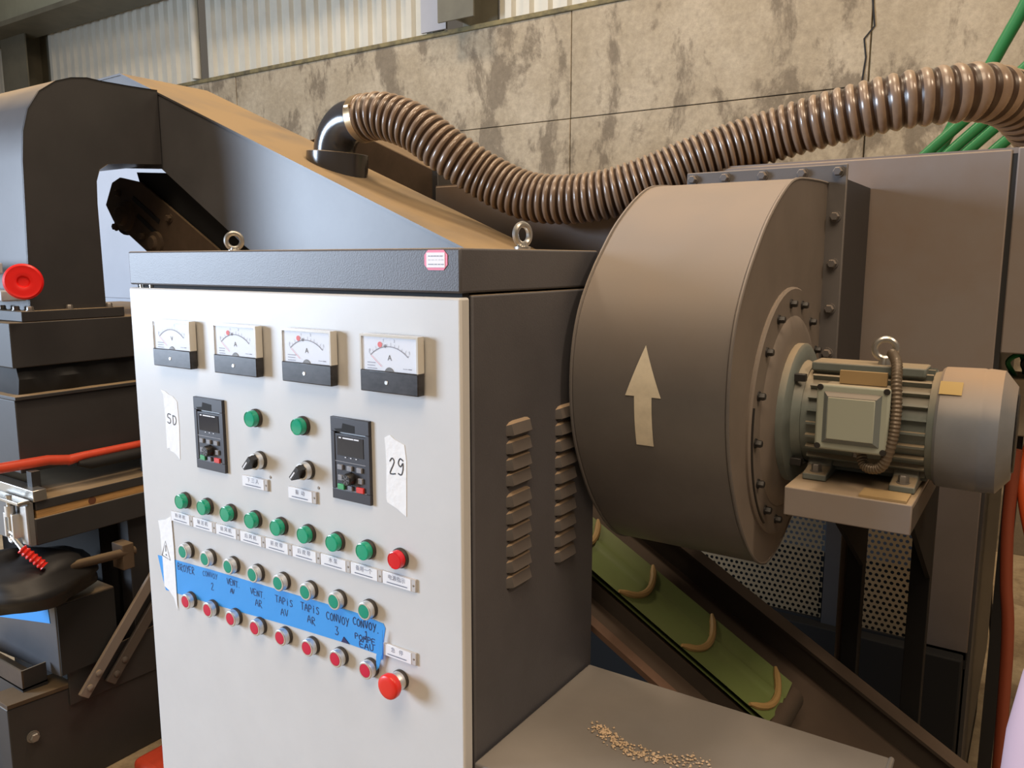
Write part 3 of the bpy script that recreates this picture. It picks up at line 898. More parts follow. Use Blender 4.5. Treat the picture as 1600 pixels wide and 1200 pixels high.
# ================================================================== CENTRIFUGAL FAN
FX0, FX1 = -0.622, -0.368
prof = [(1.612, 1.724), (1.52, 1.722), (1.396, 1.714), (1.325, 1.690), (1.246, 1.642), (1.19, 1.592), (1.152, 1.551), (1.121, 1.505), (1.103, 1.455), (1.096, 1.40), (1.100, 1.34), (1.117, 1.28), (1.153, 1.212), (1.19, 1.163), (1.234, 1.119), (1.28, 1.088), (1.33, 1.073), (1.39, 1.079), (1.45, 1.103), (1.52, 1.14), (1.612, 1.19)]
SP = [(p.x, p.y) for p in smooth_path([(a, b, 0) for a, b in prof], 4)]
fan = empty('centrifugal_fan', (-0.495, 1.45, 1.06), 'drum-shaped grey fan housing with a cream arrow beside the control cabinet', 'fan')
n = len(SP)
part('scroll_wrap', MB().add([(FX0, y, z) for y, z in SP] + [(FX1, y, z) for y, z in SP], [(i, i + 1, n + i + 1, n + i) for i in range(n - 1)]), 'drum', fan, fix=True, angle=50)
part('side_plate', MB().prism(SP, FX1 - 0.004, FX1 + 0.0005, 'x'), 'fanside', fan, smooth=False, label='fan side plate facing the motor')
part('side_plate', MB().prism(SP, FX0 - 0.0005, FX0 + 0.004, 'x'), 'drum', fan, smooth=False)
for x in (FX0, FX1):
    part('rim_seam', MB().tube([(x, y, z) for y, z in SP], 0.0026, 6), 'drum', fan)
# outlet flange and neck
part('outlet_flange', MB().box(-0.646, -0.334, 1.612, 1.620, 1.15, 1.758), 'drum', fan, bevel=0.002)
part('outlet_neck', MB().box(-0.612, -0.362, 1.620, 1.995, 1.19, 1.742), 'dark', fan)
def bolt_mb():
    return MB().hexbolt((0, 0, 0), (0, -1, 0), 0.0085, 0.012)
for x in (-0.632, -0.565, -0.490, -0.415, -0.350):
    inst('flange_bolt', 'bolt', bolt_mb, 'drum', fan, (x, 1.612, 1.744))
for z in (1.662, 1.575, 1.490, 1.405, 1.320, 1.235):
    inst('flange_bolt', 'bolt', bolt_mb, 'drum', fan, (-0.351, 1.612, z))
# hub plate with its ring of bolts
HC = (1.395, 1.325)
part('hub_plate', MB().lathe((FX1, HC[0], HC[1]), (1, 0, 0), [(0, 0.212), (0.004, 0.212), (0.007, 0.209), (0.007, 0.05)], 56), 'fanside', fan, bevel=0)
part('hub_dish', MB().lathe((FX1 + 0.006, HC[0], HC[1]), (1, 0, 0), [(0, 0.165), (0.005, 0.158), (0.010, 0.14), (0.012, 0.10)], 48), 'fanside', fan)
def bolt_x_mb():
    return MB().hexbolt((0, 0, 0), (1, 0, 0), 0.0062, 0.011)
for k in range(16):
    a = 2 * math.pi * (k + 0.3) / 16
    inst('hub_bolt', 'boltx', bolt_x_mb, 'boltblk', fan, (FX1 + 0.007, HC[0] + 0.186 * math.cos(a), HC[1] + 0.186 * math.sin(a)))
# painted arrow following the drum curve
def on_drum(x, z, e=0.0012):
    best = min(range(len(SP) - 1), key=lambda i: abs((SP[i][1] + SP[i + 1][1]) / 2 - z) + (5 if SP[i][0] > 1.25 else 0))
    (y0, z0), (y1, z1) = SP[best], SP[best + 1]
    t_ = (z - z0) / (z1 - z0) if abs(z1 - z0) > 1e-6 else 0
    return (x, y0 + (y1 - y0) * t_ - e, z)
ar = MB()
NZ = 12
for (za, zb, f) in ((1.302, 1.379, lambda z: 0.0142), (1.379, 1.456, lambda z: 0.029 * (1.456 - z) / 0.077)):
    vs = []
    for i in range(NZ + 1):
        z = za + (zb - za) * i / NZ
        vs += [on_drum(-0.4975 - f(z), z), on_drum(-0.4975 + f(z), z)]
    ar.add(vs, [(2 * i, 2 * i + 1, 2 * i + 3, 2 * i + 2) for i in range(NZ)])
part('arrow_mark', ar, 'arrow', fan, fix=False, label='cream arrow pointing up')
wire = [(FX1 + 0.008, HC[0] + 0.205 * math.cos(a), HC[1] + 0.205 * math.sin(a)) for a in [R(170 + 4 * i) for i in range(17)]]
part('edge_bead', MB().tube(wire, 0.002, 6), 'boltblk', fan)

# ================================================================== MOTOR
MYc, MZc = 1.395, 1.325
mo = empty('electric_motor', (-0.20, MYc, 1.235), 'grey-green electric motor with square terminal box bolted to the fan', 'electric motor')
def lat(name, x0, pr, m, n=36, **k):
    return part(name, MB().lathe((x0, MYc, MZc), (1, 0, 0), pr, n), m, mo, **k)
part('top_rib', MB().box(-0.318, -0.150, MYc - 0.040, MYc + 0.02, MZc + 0.078, MZc + 0.0935), 'motor', mo, bevel=0.003)
lat('mounting_flange', -0.352, [(0, 0.118), (0.012, 0.118), (0.016, 0.112), (0.017, 0.09), (0.030, 0.083)], 'motor')
lat('stator_body', -0.322, [(0, 0.080), (0.188, 0.080)], 'motor')
lat('end_shield', -0.136, [(-0.004, 0.084), (0.010, 0.088), (0.014, 0.084)], 'motor')
lat('fan_cowl', -0.130, [(0, 0.0905), (0.004, 0.0935), (0.055, 0.0945), (0.058, 0.0935), (0.062, 0.0945), (0.082, 0.0930), (0.100, 0.070), (0.101, 0.02)], 'cowl', label='blue-grey rounded fan cowl')
lat('cowl_grille', -0.0290, [(0, 0.06), (0.002, 0.058), (0.002, 0.052)], 'boltblk', 24)
for k in range(26):
    a = 2 * math.pi * k / 26
    c, s_ = math.cos(a), math.sin(a)
    mb = MB()
    r0, r1, tn = 0.078, 0.0890, 0.0018
    vs = []
    for x in (-0.312, -0.140):
        for r_ in (r0, r1):
            for t_ in (-tn, tn):
                vs.append((x, MYc + c * r_ - s_ * t_, MZc + s_ * r_ + c * t_))
    mb.add(vs, [(0, 1, 3, 2), (4, 6, 7, 5), (0, 2, 6, 4), (1, 5, 7, 3), (2, 3, 7, 6)])
    part('cooling_fin', mb, 'motor', mo, smooth=False)
for k in range(4):
    a = R(45 + 90 * k)
    part('flange_rib', MB().box(-0.345, -0.318, MYc + 0.098 * math.cos(a) - 0.006, MYc + 0.098 * math.cos(a) + 0.006, MZc + 0.098 * math.sin(a) - 0.006, MZc + 0.098 * math.sin(a) + 0.006), 'boltblk', mo, bevel=0.001)
# terminal box on the camera side
tb = part('terminal_box', MB().box(-0.283, -0.187, 1.272, 1.325, 1.299, 1.393), 'motor', mo, origin=(-0.235, 1.29, 1.346), bevel=0.006, segs=3)
part('box_rim', MB().box(-0.2865, -0.1835, 1.262, 1.272, 1.2955, 1.3965), 'motor_lid', tb, bevel=0.004, segs=3)
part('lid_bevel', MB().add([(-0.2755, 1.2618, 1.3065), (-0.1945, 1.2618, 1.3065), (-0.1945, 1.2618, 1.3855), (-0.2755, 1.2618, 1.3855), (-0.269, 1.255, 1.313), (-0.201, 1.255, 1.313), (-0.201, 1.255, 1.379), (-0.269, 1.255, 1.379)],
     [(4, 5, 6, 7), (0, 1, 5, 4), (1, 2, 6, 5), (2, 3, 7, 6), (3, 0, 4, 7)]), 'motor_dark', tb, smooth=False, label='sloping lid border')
part('lid_face', MB().box(-0.268, -0.202, 1.2535, 1.256, 1.314, 1.378), 'motor_lid', tb, bevel=0.0025, label='raised pale lid')
for x, z in ((-0.2815, 1.3005), (-0.1885, 1.3005), (-0.2815, 1.3915), (-0.1885, 1.3915)):
    part('lid_screw', MB().lathe((x, 1.262, z), (0, -1, 0), [(0, 0.0048), (0.002, 0.0042), (0.002, 0.0015)], 12), 'boltblk', tb)
part('rating_plate', MB().box(-0.262, -0.195, 1.298, 1.306, 1.394, 1.414), 'ochre', mo, label='ochre rating plate')
part('cowl_label', MB().add([(-0.128 + 0.03 * i, MYc + 0.0958 * math.cos(a), MZc + 0.0958 * math.sin(a)) for a in (R(125), R(132), R(140)) for i in (0, 1)], [(0, 1, 3, 2), (2, 3, 5, 4)]), 'yellow', mo, fix=False, label='faded yellow label on the cowl')
me_ = part('eye_bolt', MB().torus((-0.212, 1.375, 1.443), (0.25, -0.97, 0), 0.0155, 0.0052), 'steel', mo, origin=(-0.212, 1.375, 1.41), label='steel lifting eye')
part('eye_shank', MB().lathe((-0.212, 1.375, 1.405), (0, 0, 1), [(0, 0.011), (0.014, 0.010), (0.024, 0.007)], 14), 'steel', me_)
# ribbed conduit looping from the box over the body
cp = smooth_path([(-0.226, 1.30, 1.295), (-0.215, 1.285, 1.272), (-0.19, 1.272, 1.278), (-0.178, 1.268, 1.32), (-0.176, 1.272, 1.36), (-0.180, 1.285, 1.40), (-0.186, 1.315, 1.428), (-0.20, 1.36, 1.438)], 14)
part('conduit', MB().tube(cp, [0.0070 + 0.0012 * (i % 2) for i in range(len(cp))], 10), 'conduit', mo, label='ribbed metal conduit')
part('cable_gland', MB().lathe((-0.228, 1.300, 1.300), (0, 0, -1), [(0, 0.012), (0.010, 0.012), (0.012, 0.009), (0.018, 0.009)], 8), 'dullsteel', mo)
for x in (-0.292, -0.165):
    part('foot', MB().prism([(1.30, 1.2345), (1.30, 1.245), (1.335, 1.251), (1.345, 1.268), (1.445, 1.268), (1.455, 1.251), (1.49, 1.245), (1.49, 1.2345)], x - 0.018, x + 0.018, 'x'), 'motor', mo, bevel=0.002)
    part('foot_bolt', MB().hexbolt((x, 1.315, 1.245), (0, 0, 1), 0.008, 0.014), 'dullsteel', mo)

# ================================================================== MOTOR STAND
st = empty('motor_stand', (-0.23, 1.42, 0.70), 'grey channel-steel stand carrying the electric motor', 'motor stand')
part('top_plate', MB().box(-0.322, -0.142, 1.245, 1.72, 1.2255, 1.2340), 'hous', st, bevel=0.002)
part('front_lip', MB().box(-0.322, -0.142, 1.243, 1.251, 1.188, 1.2335), 'hous', st, bevel=0.002)
part('side_lip', MB().box(-0.150, -0.142, 1.251, 1.72, 1.188, 1.2255), 'dark', st, bevel=0.001)
part('packing_shim', MB().box(-0.215, -0.150, 1.246, 1.292, 1.2340, 1.2375), 'ochre', st)
part('leg', MB().box(-0.300, -0.270, 1.66, 1.666, 0.0, 1.2255).box(-0.276, -0.270, 1.666, 1.70, 0.0, 1.2255), 'black', st, bevel=0.001)
part('leg', MB().box(-0.185, -0.150, 1.66, 1.666, 0.0, 1.2255).box(-0.156, -0.150, 1.666, 1.70, 0.0, 1.2255), 'black', st, bevel=0.001)
part('gusset', MB().prism([(1.26, 1.2255), (1.66, 1.2255), (1.66, 0.98)], -0.276, -0.268, 'x'), 'black', st, smooth=False)
part('gusset', MB().prism([(1.26, 1.2255), (1.66, 1.2255), (1.66, 0.98)], -0.158, -0.150, 'x'), 'black', st, smooth=False)
part('threaded_rod', MB().cyl((-0.31, 1.69, 0.72), (-0.31, 1.69, 1.2255), 0.008, 10), 'brown', st)

# ================================================================== FILTER HOUSING (right machine)
HY = 2.0
ho = empty('filter_housing', (-0.8, 2.5, 0.0), 'big warm grey sheet-metal housing behind the fan', 'machine housing')
part('front_panel', MB().box(-1.626, -0.094, HY, HY + 0.012, 1.12, 1.808), 'hous', ho, bevel=0.003)
part('front_panel', MB().box(-0.084, 0.85, HY, HY + 0.012, 1.385, 1.812), 'hous', ho, bevel=0.003)
part('seam_strip', MB().box(-0.094, -0.084, HY + 0.004, HY + 0.02, 1.12, 1.81), 'darker', ho)
part('top_panel', MB().box(-1.626, 0.85, HY + 0.003, 3.1, 1.800, 1.812), 'hous', ho)
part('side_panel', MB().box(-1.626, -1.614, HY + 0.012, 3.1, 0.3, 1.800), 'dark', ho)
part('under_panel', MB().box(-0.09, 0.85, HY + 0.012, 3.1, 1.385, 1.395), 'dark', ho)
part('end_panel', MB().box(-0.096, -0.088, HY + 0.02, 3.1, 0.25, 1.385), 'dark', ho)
part('corner_post', MB().box(-0.192, -0.094, HY - 0.004, HY + 0.008, 0.68, 1.12), 'post', ho, bevel=0.002)
slots = MB()
for i in range(14):
    z = 1.10 - 0.030 * i
    slots.box(-0.186, -0.178, HY - 0.0048, HY - 0.0042, z - 0.006, z + 0.004)
part('post_holes', slots, 'perf', ho, kind='stuff')
def perforated(x0, x1, z0, z1, y, p=0.0135, r=0.0043):
    mb = MB()
    nx, nz = int((x1 - x0) / p), int((z1 - z0) / p)
    for j in range(nz):
        off = (j % 2) * p / 2
        for i in range(nx):
            cx, cz = x0 + off + (i + .5) * p, z0 + (j + .5) * p
            h = p / 2
            o = [(-h, -h), (0, -h), (h, -h), (h, 0), (h, h), (0, h), (-h, h), (-h, 0)]
            vs = [(cx + a, y, cz + b) for a, b in o]
            for k in range(8):
                a = R(225 + 45 * k)
                vs.append((cx + r * math.cos(a), y, cz + r * math.sin(a)))
            mb.add(vs, [(k, (k + 1) % 8, 8 + (k + 1) % 8, 8 + k) for k in range(8)])
    return mb
part('perforated_panel', perforated(-0.80, -0.41, 0.63, 1.12, HY + 0.004), 'perf', ho, smooth=False, fix=False, label='perforated steel panel below the fan')
part('perforated_panel', perforated(-0.375, -0.195, 0.63, 1.12, HY + 0.004), 'perf', ho, smooth=False, fix=False, label='perforated steel panel behind the motor stand')
part('mullion', MB().box(-0.41, -0.375, HY - 0.012, HY + 0.012, 0.62, 1.12), 'dark', ho)
part('lower_rail', MB().box(-0.85, -0.094, HY - 0.004, HY + 0.012, 0.66, 0.70), 'black', ho)
part('base_box', MB().box(-1.614, -0.10, HY - 0.04, 3.1, 0.0, 0.694), 'black', ho, bevel=0.004)
part('inner_back', MB().box(-1.60, -0.10, 2.5, 2.52, 0.6, 1.79), 'darker', ho)

# brown machine part in the gap behind the hood
bh = empty('rear_duct', (-1.95, 2.23, 0.0), 'dark brown sloping duct behind the flexible hose elbow', 'duct')
part('duct_shell', MB().prism([(-2.3, 1.5), (-2.3, 2.0), (-2.05, 2.03), (-1.66, 1.86), (-1.66, 1.5)], 2.06, 2.4, 'y'), 'brown', bh, bevel=0.004)
part('support_leg', MB().box(-2.25, -2.20, 2.2, 2.25, 0.0, 1.5), 'dark', bh)
part('support_leg', MB().box(-1.74, -1.69, 2.2, 2.25, 0.0, 1.5), 'dark', bh)
part('duct_flange', MB().box(-1.672, -1.648, 2.04, 2.42, 1.48, 1.875), 'dark', bh, bevel=0.002)

# ================================================================== INCLINED HOOD (chute)
def ztop(x):
    return 2.11 - 0.4057 * (x + 2.43)
hd = empty('conveyor_hood', (-1.9, 1.74, 1.2), 'long sloping grey hood with dusty top behind the control cabinet', 'conveyor hood')
Y0, Y1 = 1.58, 1.90
P_ = [(-2.78, 2.10), (-2.735, 2.183), (-2.60, 2.186), (-0.98, ztop(-0.98)), (-0.98, 1.20), (-1.25, 1.20), (-2.02, 1.626), (-2.41, 1.872), (-2.665, 1.89), (-2.78, 1.92)]
part('side_panel', MB().prism(P_, Y0, Y0 + 0.004, 'y'), 'mach', hd, smooth=False, label='glossy side panel reflecting daylight')
part('side_panel', MB().prism(P_, Y1 - 0.004, Y1, 'y'), 'mach', hd, smooth=False)
tp = [(-2.78, 2.10), (-2.735, 2.183), (-2.60, 2.186), (-0.98, ztop(-0.98))]
part('top_sheet', MB().add([(x, Y0 - 0.004, z + 0.002) for x, z in tp] + [(x, Y1 + 0.004, z + 0.002) for x, z in tp] + [(x, Y0 - 0.004, z - 0.004) for x, z in tp] + [(x, Y1 + 0.004, z - 0.004) for x, z in tp],
     [(i, i + 1, 5 + i, 4 + i) for i in range(3)] + [(8 + i, 12 + i, 13 + i, 9 + i) for i in range(3)] + [(i, 8 + i, 9 + i, i + 1) for i in range(3)] + [(4 + i, 5 + i, 13 + i, 12 + i) for i in range(3)]), 'mach', hd, smooth=False, label='dust-covered top sheet')
part('end_sheet', MB().box(-2.784, -2.78, Y0, Y1, 1.92, 2.10), 'mach', hd)
# belt conveyor head seen below the hood
ch = empty('feed_conveyor', (-2.55, 1.7, 1.3), 'dusty brown conveyor head with bearing and slots under the hood', 'conveyor')
part('side_plate', MB().prism([(-2.80, 1.722), (-2.84, 1.778), (-2.79, 1.853), (-2.74, 1.868), (-2.615, 1.845), (-2.235, 1.628), (-1.90, 1.43), (-2.05, 1.30), (-2.55, 1.58)], 1.632, 1.642, 'y'), 'brown', ch, bevel=0.002)
part('bearing', MB().lathe((-2.715, 1.632, 1.735), (0, -1, 0), [(0, 0.052), (0.012, 0.050), (0.016, 0.034), (0.030, 0.030), (0.034, 0.024), (0.034, 0.01)], 28), 'brown', ch)
part('bearing', MB().lathe((-2.545, 1.632, 1.640), (0, -1, 0), [(0, 0.040), (0.010, 0.038), (0.014, 0.026), (0.024, 0.020)], 24), 'brown', ch)
for (xa, za, xb, zb) in ((-2.665, 1.795, -2.52, 1.71), (-2.645, 1.735, -2.53, 1.665)):
    d_ = Vector((xb - xa, 0, zb - za)).normalized()
    nrm = Vector((-d_.z, 0, d_.x)) * 0.0075
    part('slot', MB().prism([(xa + nrm.x, za + nrm.z), (xb + nrm.x, zb + nrm.z), (xb - nrm.x, zb - nrm.z), (xa - nrm.x, za - nrm.z)], 1.629, 1.633, 'y'), 'gasket', ch)
for x, z in ((-2.75, 1.815), (-2.62, 1.665), (-2.78, 1.70), (-2.46, 1.72)):
    part('bolt', MB().hexbolt((x, 1.632, z), (0, -1, 0), 0.012, 0.014), 'brown', ch)
part('belt_sheet', MB().prism([(-2.66, 1.882), (-2.42, 1.865), (-2.02, 1.62), (-1.90, 1.50), (-2.06, 1.44), (-2.62, 1.78)], 1.648, 1.86, 'y'), 'rubber', ch)  # black sheet, enlarged to paint the gap under the hood dark
part('head_drum', MB().cyl((-2.74, 1.645, 1.755), (-2.74, 1.86, 1.755), 0.085, 24), 'rubber', ch)

# elbow pipe on the hood
el = empty('pipe_elbow', (-1.79, 1.74, 1.85), 'dark steel pipe elbow with round collar on the dusty hood', 'pipe elbow')
part('collar', MB().lathe((-1.79, 1.74, 1.80), (0.10, 0, 1), [(0, 0.090), (0.092, 0.090), (0.094, 0.086), (0.094, 0.06)], 40), 'elbow', el)
ec = []
for i in range(15):
    a = R(90 * i / 14)
    ec.append((-1.705 - 0.090 * math.cos(a) , 1.74, 1.885 + 0.095 * math.sin(a)))
ec = [(-1.797, 1.74, 1.86)] + ec + [(-1.688, 1.742, 1.979)]
part('bend', MB().tube(ec, 0.0605, 32), 'elbow', el)

# ================================================================== FLEXIBLE HOSE
hp = [(-1.700, 1.742, 1.979), (-1.660, 1.743, 1.983), (-1.600, 1.75, 1.981), (-1.505, 1.77, 1.944), (-1.417, 1.80, 1.877), (-1.323, 1.85, 1.808), (-1.217, 1.88, 1.757), (-1.108, 1.90, 1.742), (-0.990, 1.93, 1.753), (-0.882, 1.97, 1.788), (-0.766, 2.02, 1.837), (-0.624, 2.08, 1.885), (-0.478, 2.10, 1.920), (-0.342, 2.12, 1.946), (-0.240, 2.15, 1.957), (-0.167, 2.20, 1.961), (-0.107, 2.30, 1.945), (-0.05, 2.45, 1.89), (-0.01, 2.58, 1.85), (0.0, 2.75, 1.84)]
sp_ = smooth_path(hp, 40)
# resample by arc length
acc = [0.0]
for i in range(1, len(sp_)):
    acc.append(acc[-1] + (sp_[i] - sp_[i - 1]).length)
PER = 10
tot = acc[-1]
def pitch(u):
    # the hose is bunched up in its sag and stretched towards its far end
    return 0.0215 - 0.0035 * math.exp(-((u - 0.42) / 0.12) ** 2) + 0.0135 * max(0.0, min(1.0, (u - 0.50) / 0.22))
hpts, hr, hph, j, s_ = [], [], [], 0, 0.0
i = 0
while s_ < tot:
    while j < len(acc) - 2 and acc[j + 1] < s_:
        j += 1
    t_ = (s_ - acc[j]) / max(1e-9, acc[j + 1] - acc[j])
    hpts.append(sp_[j].lerp(sp_[j + 1], t_))
    ph = (i % PER) / PER
    hr.append(0.0575 + 0.0085 * (abs(math.sin(math.pi * ph)) ** 1.1))
    hph.append(ph)
    s_ += pitch(s_ / tot) / PER
    i += 1
hs = empty('flexible_hose', (-0.8, 1.95, 1.75), 'brown ribbed flexible suction hose sagging across the machines', 'hose')
hw = part('hose_wall', MB().tube(hpts, hr, 40), 'hose', hs, angle=70)
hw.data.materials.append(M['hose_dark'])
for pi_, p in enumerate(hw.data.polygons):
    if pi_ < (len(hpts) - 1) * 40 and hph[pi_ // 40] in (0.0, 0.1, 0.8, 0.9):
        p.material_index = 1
cl = part('hose_clamp', MB().tube([hpts[5], hpts[10], hpts[15]], 0.0672, 36), 'clampsteel', hs, label='brassy hose clamp')
part('clamp_screw', MB().box(-1.685, -1.665, 1.672, 1.682, 2.000, 2.010), 'clampsteel', cl, bevel=0.002)

# ================================================================== GOOSENECK DUCT
gd = empty('curved_duct', (-2.58, 1.3, 1.41), 'tall dark duct bending over into the sloping hood', 'duct')
outer = [(1.135, 1.441), (1.150, 1.856), (1.158, 1.935), (1.175, 1.995), (1.21, 2.050), (1.258, 2.085), (1.303, 2.102), (1.35, 2.110), (1.398, 2.108), (1.48, 2.109), (1.575, 2.112)]
inner = [(1.575, 1.885), (1.43, 1.873), (1.395, 1.868), (1.368, 1.850), (1.356, 1.815), (1.353, 1.75), (1.355, 1.441)]
GX0, GX1 = -3.15, -2.40
gp = outer + inner
part('side_panel', MB().prism(gp, GX1 - 0.004, GX1, 'x'), 'dark', gd, smooth=False, label='broad dark side panel')  # shade of the side turned from daylight put into darker paint
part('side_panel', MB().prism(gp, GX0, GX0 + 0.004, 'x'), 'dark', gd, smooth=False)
def strip(pts, x0, x1):
    n = len(pts)
    return MB().add([(x0, y, z) for y, z in pts] + [(x1, y, z) for y, z in pts], [(i, i + 1, n + i + 1, n + i) for i in range(n - 1)])
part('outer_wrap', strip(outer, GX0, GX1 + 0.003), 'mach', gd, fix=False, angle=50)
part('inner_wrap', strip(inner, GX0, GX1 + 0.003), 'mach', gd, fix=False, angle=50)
part('foot_flange', MB().box(GX0 - 0.03, GX1 + 0.025, 1.10, 1.40, 1.412, 1.441), 'dark', gd, bevel=0.002)
for y in (1.13, 1.24, 1.36):
    part('flange_bolt', MB().hexbolt((GX1 + 0.012, y, 1.441), (0, 0, 1), 0.009, 0.013), 'dullsteel', gd)
for x in (-2.44, -2.52):
    part('flange_bolt', MB().hexbolt((x, 1.117, 1.441), (0, 0, 1), 0.009, 0.013), 'dullsteel', gd)

# ================================================================== LEFT MACHINE
lm = empty('separator_machine', (-2.75, 1.6, 0.0), 'black stacked separator body under the curved duct', 'machine')
part('upper_box', MB().box(-3.3, -2.375, 1.065, 1.93, 1.285, 1.411), 'dark', lm, bevel=0.003)
part('ledge', MB().box(-3.3, -2.368, 1.060, 1.93, 1.195, 1.206), 'dark', lm, bevel=0.002)
part('lower_box', MB().box(-3.3, -2.378, 1.062, 1.93, 0.985, 1.195), 'dark', lm, bevel=0.003)
# rubber skirt with folds between the two boxes
sk = MB()
nn = 60
vs = []
path = [(-2.9, 1.085)] + [(-2.41 - 0.5 + 0.5 * i / 8, 1.085) for i in range(9)] + [(-2.405, 1.085 + 1.0 * i / 40) for i in range(41)]
for i, (x, y) in enumerate(path):
    w = 0.010 * math.sin(i * 1.3) + 0.006 * math.sin(i * 0.47 + 1)
    for q, z in ((0, 1.29), (1.0, 1.25), (0.5, 1.22), (0, 1.20)):
        vs.append((x + (w * q if i > 8 else 0) + (0.012 * q), y + (w * q if i <= 8 else 0), z))
fs = []
for i in range(len(path) - 1):
    for k in range(3):
        a = i * 4 + k
        fs.append((a, a + 4, a + 5, a + 1))
part('rubber_skirt', sk.add(vs, fs), 'rubber', lm, fix=False, label='folded black rubber skirt')
part('frame_post', MB().box(-3.29, -3.23, 1.85, 1.92, 0.0, 0.99), 'darker', lm, bevel=0.002)
part('frame_post', MB().box(-3.29, -3.23, 1.10, 1.16, 0.0, 0.99), 'darker', lm, bevel=0.002)
part('lamp_bracket', MB().box(-2.70, -2.40, 1.06, 1.075, 1.545, 1.575), 'lilac', lm, bevel=0.003)

bx = empty('rear_cabinet', (-2.9, 2.0, 0.3), 'pale grey machine cabinet seen through the curved duct opening', 'machine cabinet')
part('cabinet_shell', MB().box(-4.2, -2.55, 1.98, 2.6, 0.3, 2.06), 'lilac', bx, bevel=0.006)
part('cabinet_foot_rail', MB().box(-4.2, -2.53, 1.95, 1.98, 1.28, 1.40), 'dark', bx, bevel=0.003)
part('cabinet_door', MB().box(-3.9, -2.62, 1.972, 1.98, 1.42, 2.02), 'lilac', bx, bevel=0.003)

# red round handle on a rod
kn = empty('pull_lever', (-2.24, 1.05, 1.526), 'round bright red handle knob left of the curved duct', 'handle')
kd = Vector((0.88, -0.47, 0.02)).normalized()
kc = Vector((-2.262, 1.06, 1.526))
part('knob', MB().lathe(kc - kd * 0.012, kd, [(0, 0.030), (0.006, 0.044), (0.014, 0.0475), (0.020, 0.0465), (0.024, 0.042), (0.022, 0.034), (0.024, 0.026), (0.021, 0.016), (0.015, 0.012), (0.014, 0.004)], 40), 'red_knob', kn)
part('rod', MB().cyl(kc - kd * 0.14, kc - kd * 0.01, 0.010, 14), 'steel', kn)
part('pivot_block', MB().box(-2.60, -2.38, 1.055, 1.12, 1.47, 1.50), 'lilac', kn, bevel=0.004)

# table with clamp
tb_ = empty('sorting_table', (-2.6, 1.5, 0.0), 'dark table with dusty top and pine strip at the lower left', 'table')
TX = -2.30
part('table_top', MB().box(-3.2, TX, 1.056, 1.9, 0.893, 0.920), 'dark', tb_, bevel=0.002)
wd_ = part('pine_strip', MB().box(-3.15, TX - 0.003, 1.058, 1.9, 0.870, 0.893), 'wood', tb_, bevel=0.001, label='knotty pine edge strip')
part('wood_knot', MB().lathe((TX - 0.0028, 1.215, 0.882), (1, 0, 0), [(0, 0.0115), (0.0006, 0.0115)], 16), 'knot', wd_)
part('apron', MB().box(-3.2, TX + 0.001, 1.050, 1.9, 0.793, 0.870), 'dark', tb_, bevel=0.003)
part('under_panel', MB().box(-3.1, -2.44, 1.30, 1.85, 0.0, 0.793), 'black', tb_)  # added black block standing in for the darkness under the table
part('leg', MB().box(-2.42, -2.36, 1.350, 1.43, 0.0, 0.793), 'dark', tb_, bevel=0.002)
part('edge_rail', MB().box(-3.0, TX + 0.008, 1.048, 1.085, 0.920, 0.952), 'steel', tb_, bevel=0.002, label='steel rail along the near edge')
part('front_board', MB().box(-3.2, TX - 0.002, 1.036, 1.050, 0.795, 0.918), 'tray', tb_)

tc_ = empty('toggle_clamp', (-2.36, 1.02, 0.75), 'chrome toggle clamp with red grip on the table front', 'clamp')
part('clamp_bar', MB().box(-2.46, TX + 0.004, 1.008, 1.040, 0.918, 0.928), 'steel', tc_, bevel=0.002)
part('spindle', MB().cyl((-2.366, 1.018, 0.835), (-2.366, 1.018, 0.937), 0.008, 12), 'steel', tc_)
part('spindle_sleeve', MB().cyl((-2.366, 1.018, 0.877), (-2.366, 1.018, 0.908), 0.0135, 14), 'chrome', tc_)
part('clamp_frame', MB().box(-2.350, -2.339, 1.010, 1.036, 0.815, 0.885).box(-2.392, -2.381, 1.010, 1.036, 0.815, 0.885), 'chrome', tc_, bevel=0.002)
part('clamp_plate', MB().prism([(-2.335, 0.905), (-2.303, 0.912), (-2.301, 0.800), (-2.335, 0.798), (-2.345, 0.83)], 1.030, 1.036, 'y'), 'chrome', tc_, bevel=0.001)
part('clamp_hook', MB().torus((-2.370, 1.018, 0.815), (0, 1, 0), 0.014, 0.005, 20, 8), 'chrome', tc_)
part('lever_arm', MB().cyl((-2.362, 1.016, 0.82), (-2.300, 1.012, 0.795), 0.0065, 10), 'steel', tc_)
gpts = [Vector((-2.302, 1.010, 0.797)).lerp(Vector((-2.265, 1.048, 0.742)), i / 24) for i in range(25)]
part('red_grip', MB().tube(gpts, [0.0125 + 0.0022 * math.sin(i * 1.6) for i in range(25)], 14), 'red_mush', tc_, label='red ribbed grip')

# red bar lying at the back of the table
rb = empty('red_lever_bar', (-2.33, 1.3, 0.92), 'red-orange steel bar with black grip lying on the table', 'bar')
part('bar', MB().tube([(-2.345, 0.97, 1.022), (-2.345, 1.12, 1.018), (-2.345, 1.185, 1.006)], 0.0145, 14), 'redbar', rb)
part('bar_end', MB().tube([(-2.345, 1.175, 1.006), (-2.345, 1.22, 1.010), (-2.345, 1.55, 1.012)], [0.0155, 0.013, 0.012], 12), 'redbar', rb)
part('black_grip', MB().tube([(-2.335, 1.20, 0.992), (-2.335, 1.235, 0.986), (-2.335, 1.50, 0.988)], [0.008, 0.017, 0.017], 14), 'rubber', rb)
for y in (1.08, 1.42):
    part('rest_block', MB().box(-2.362, -2.335, y - 0.012, y + 0.012, 0.92, 0.995), 'darker', rb)

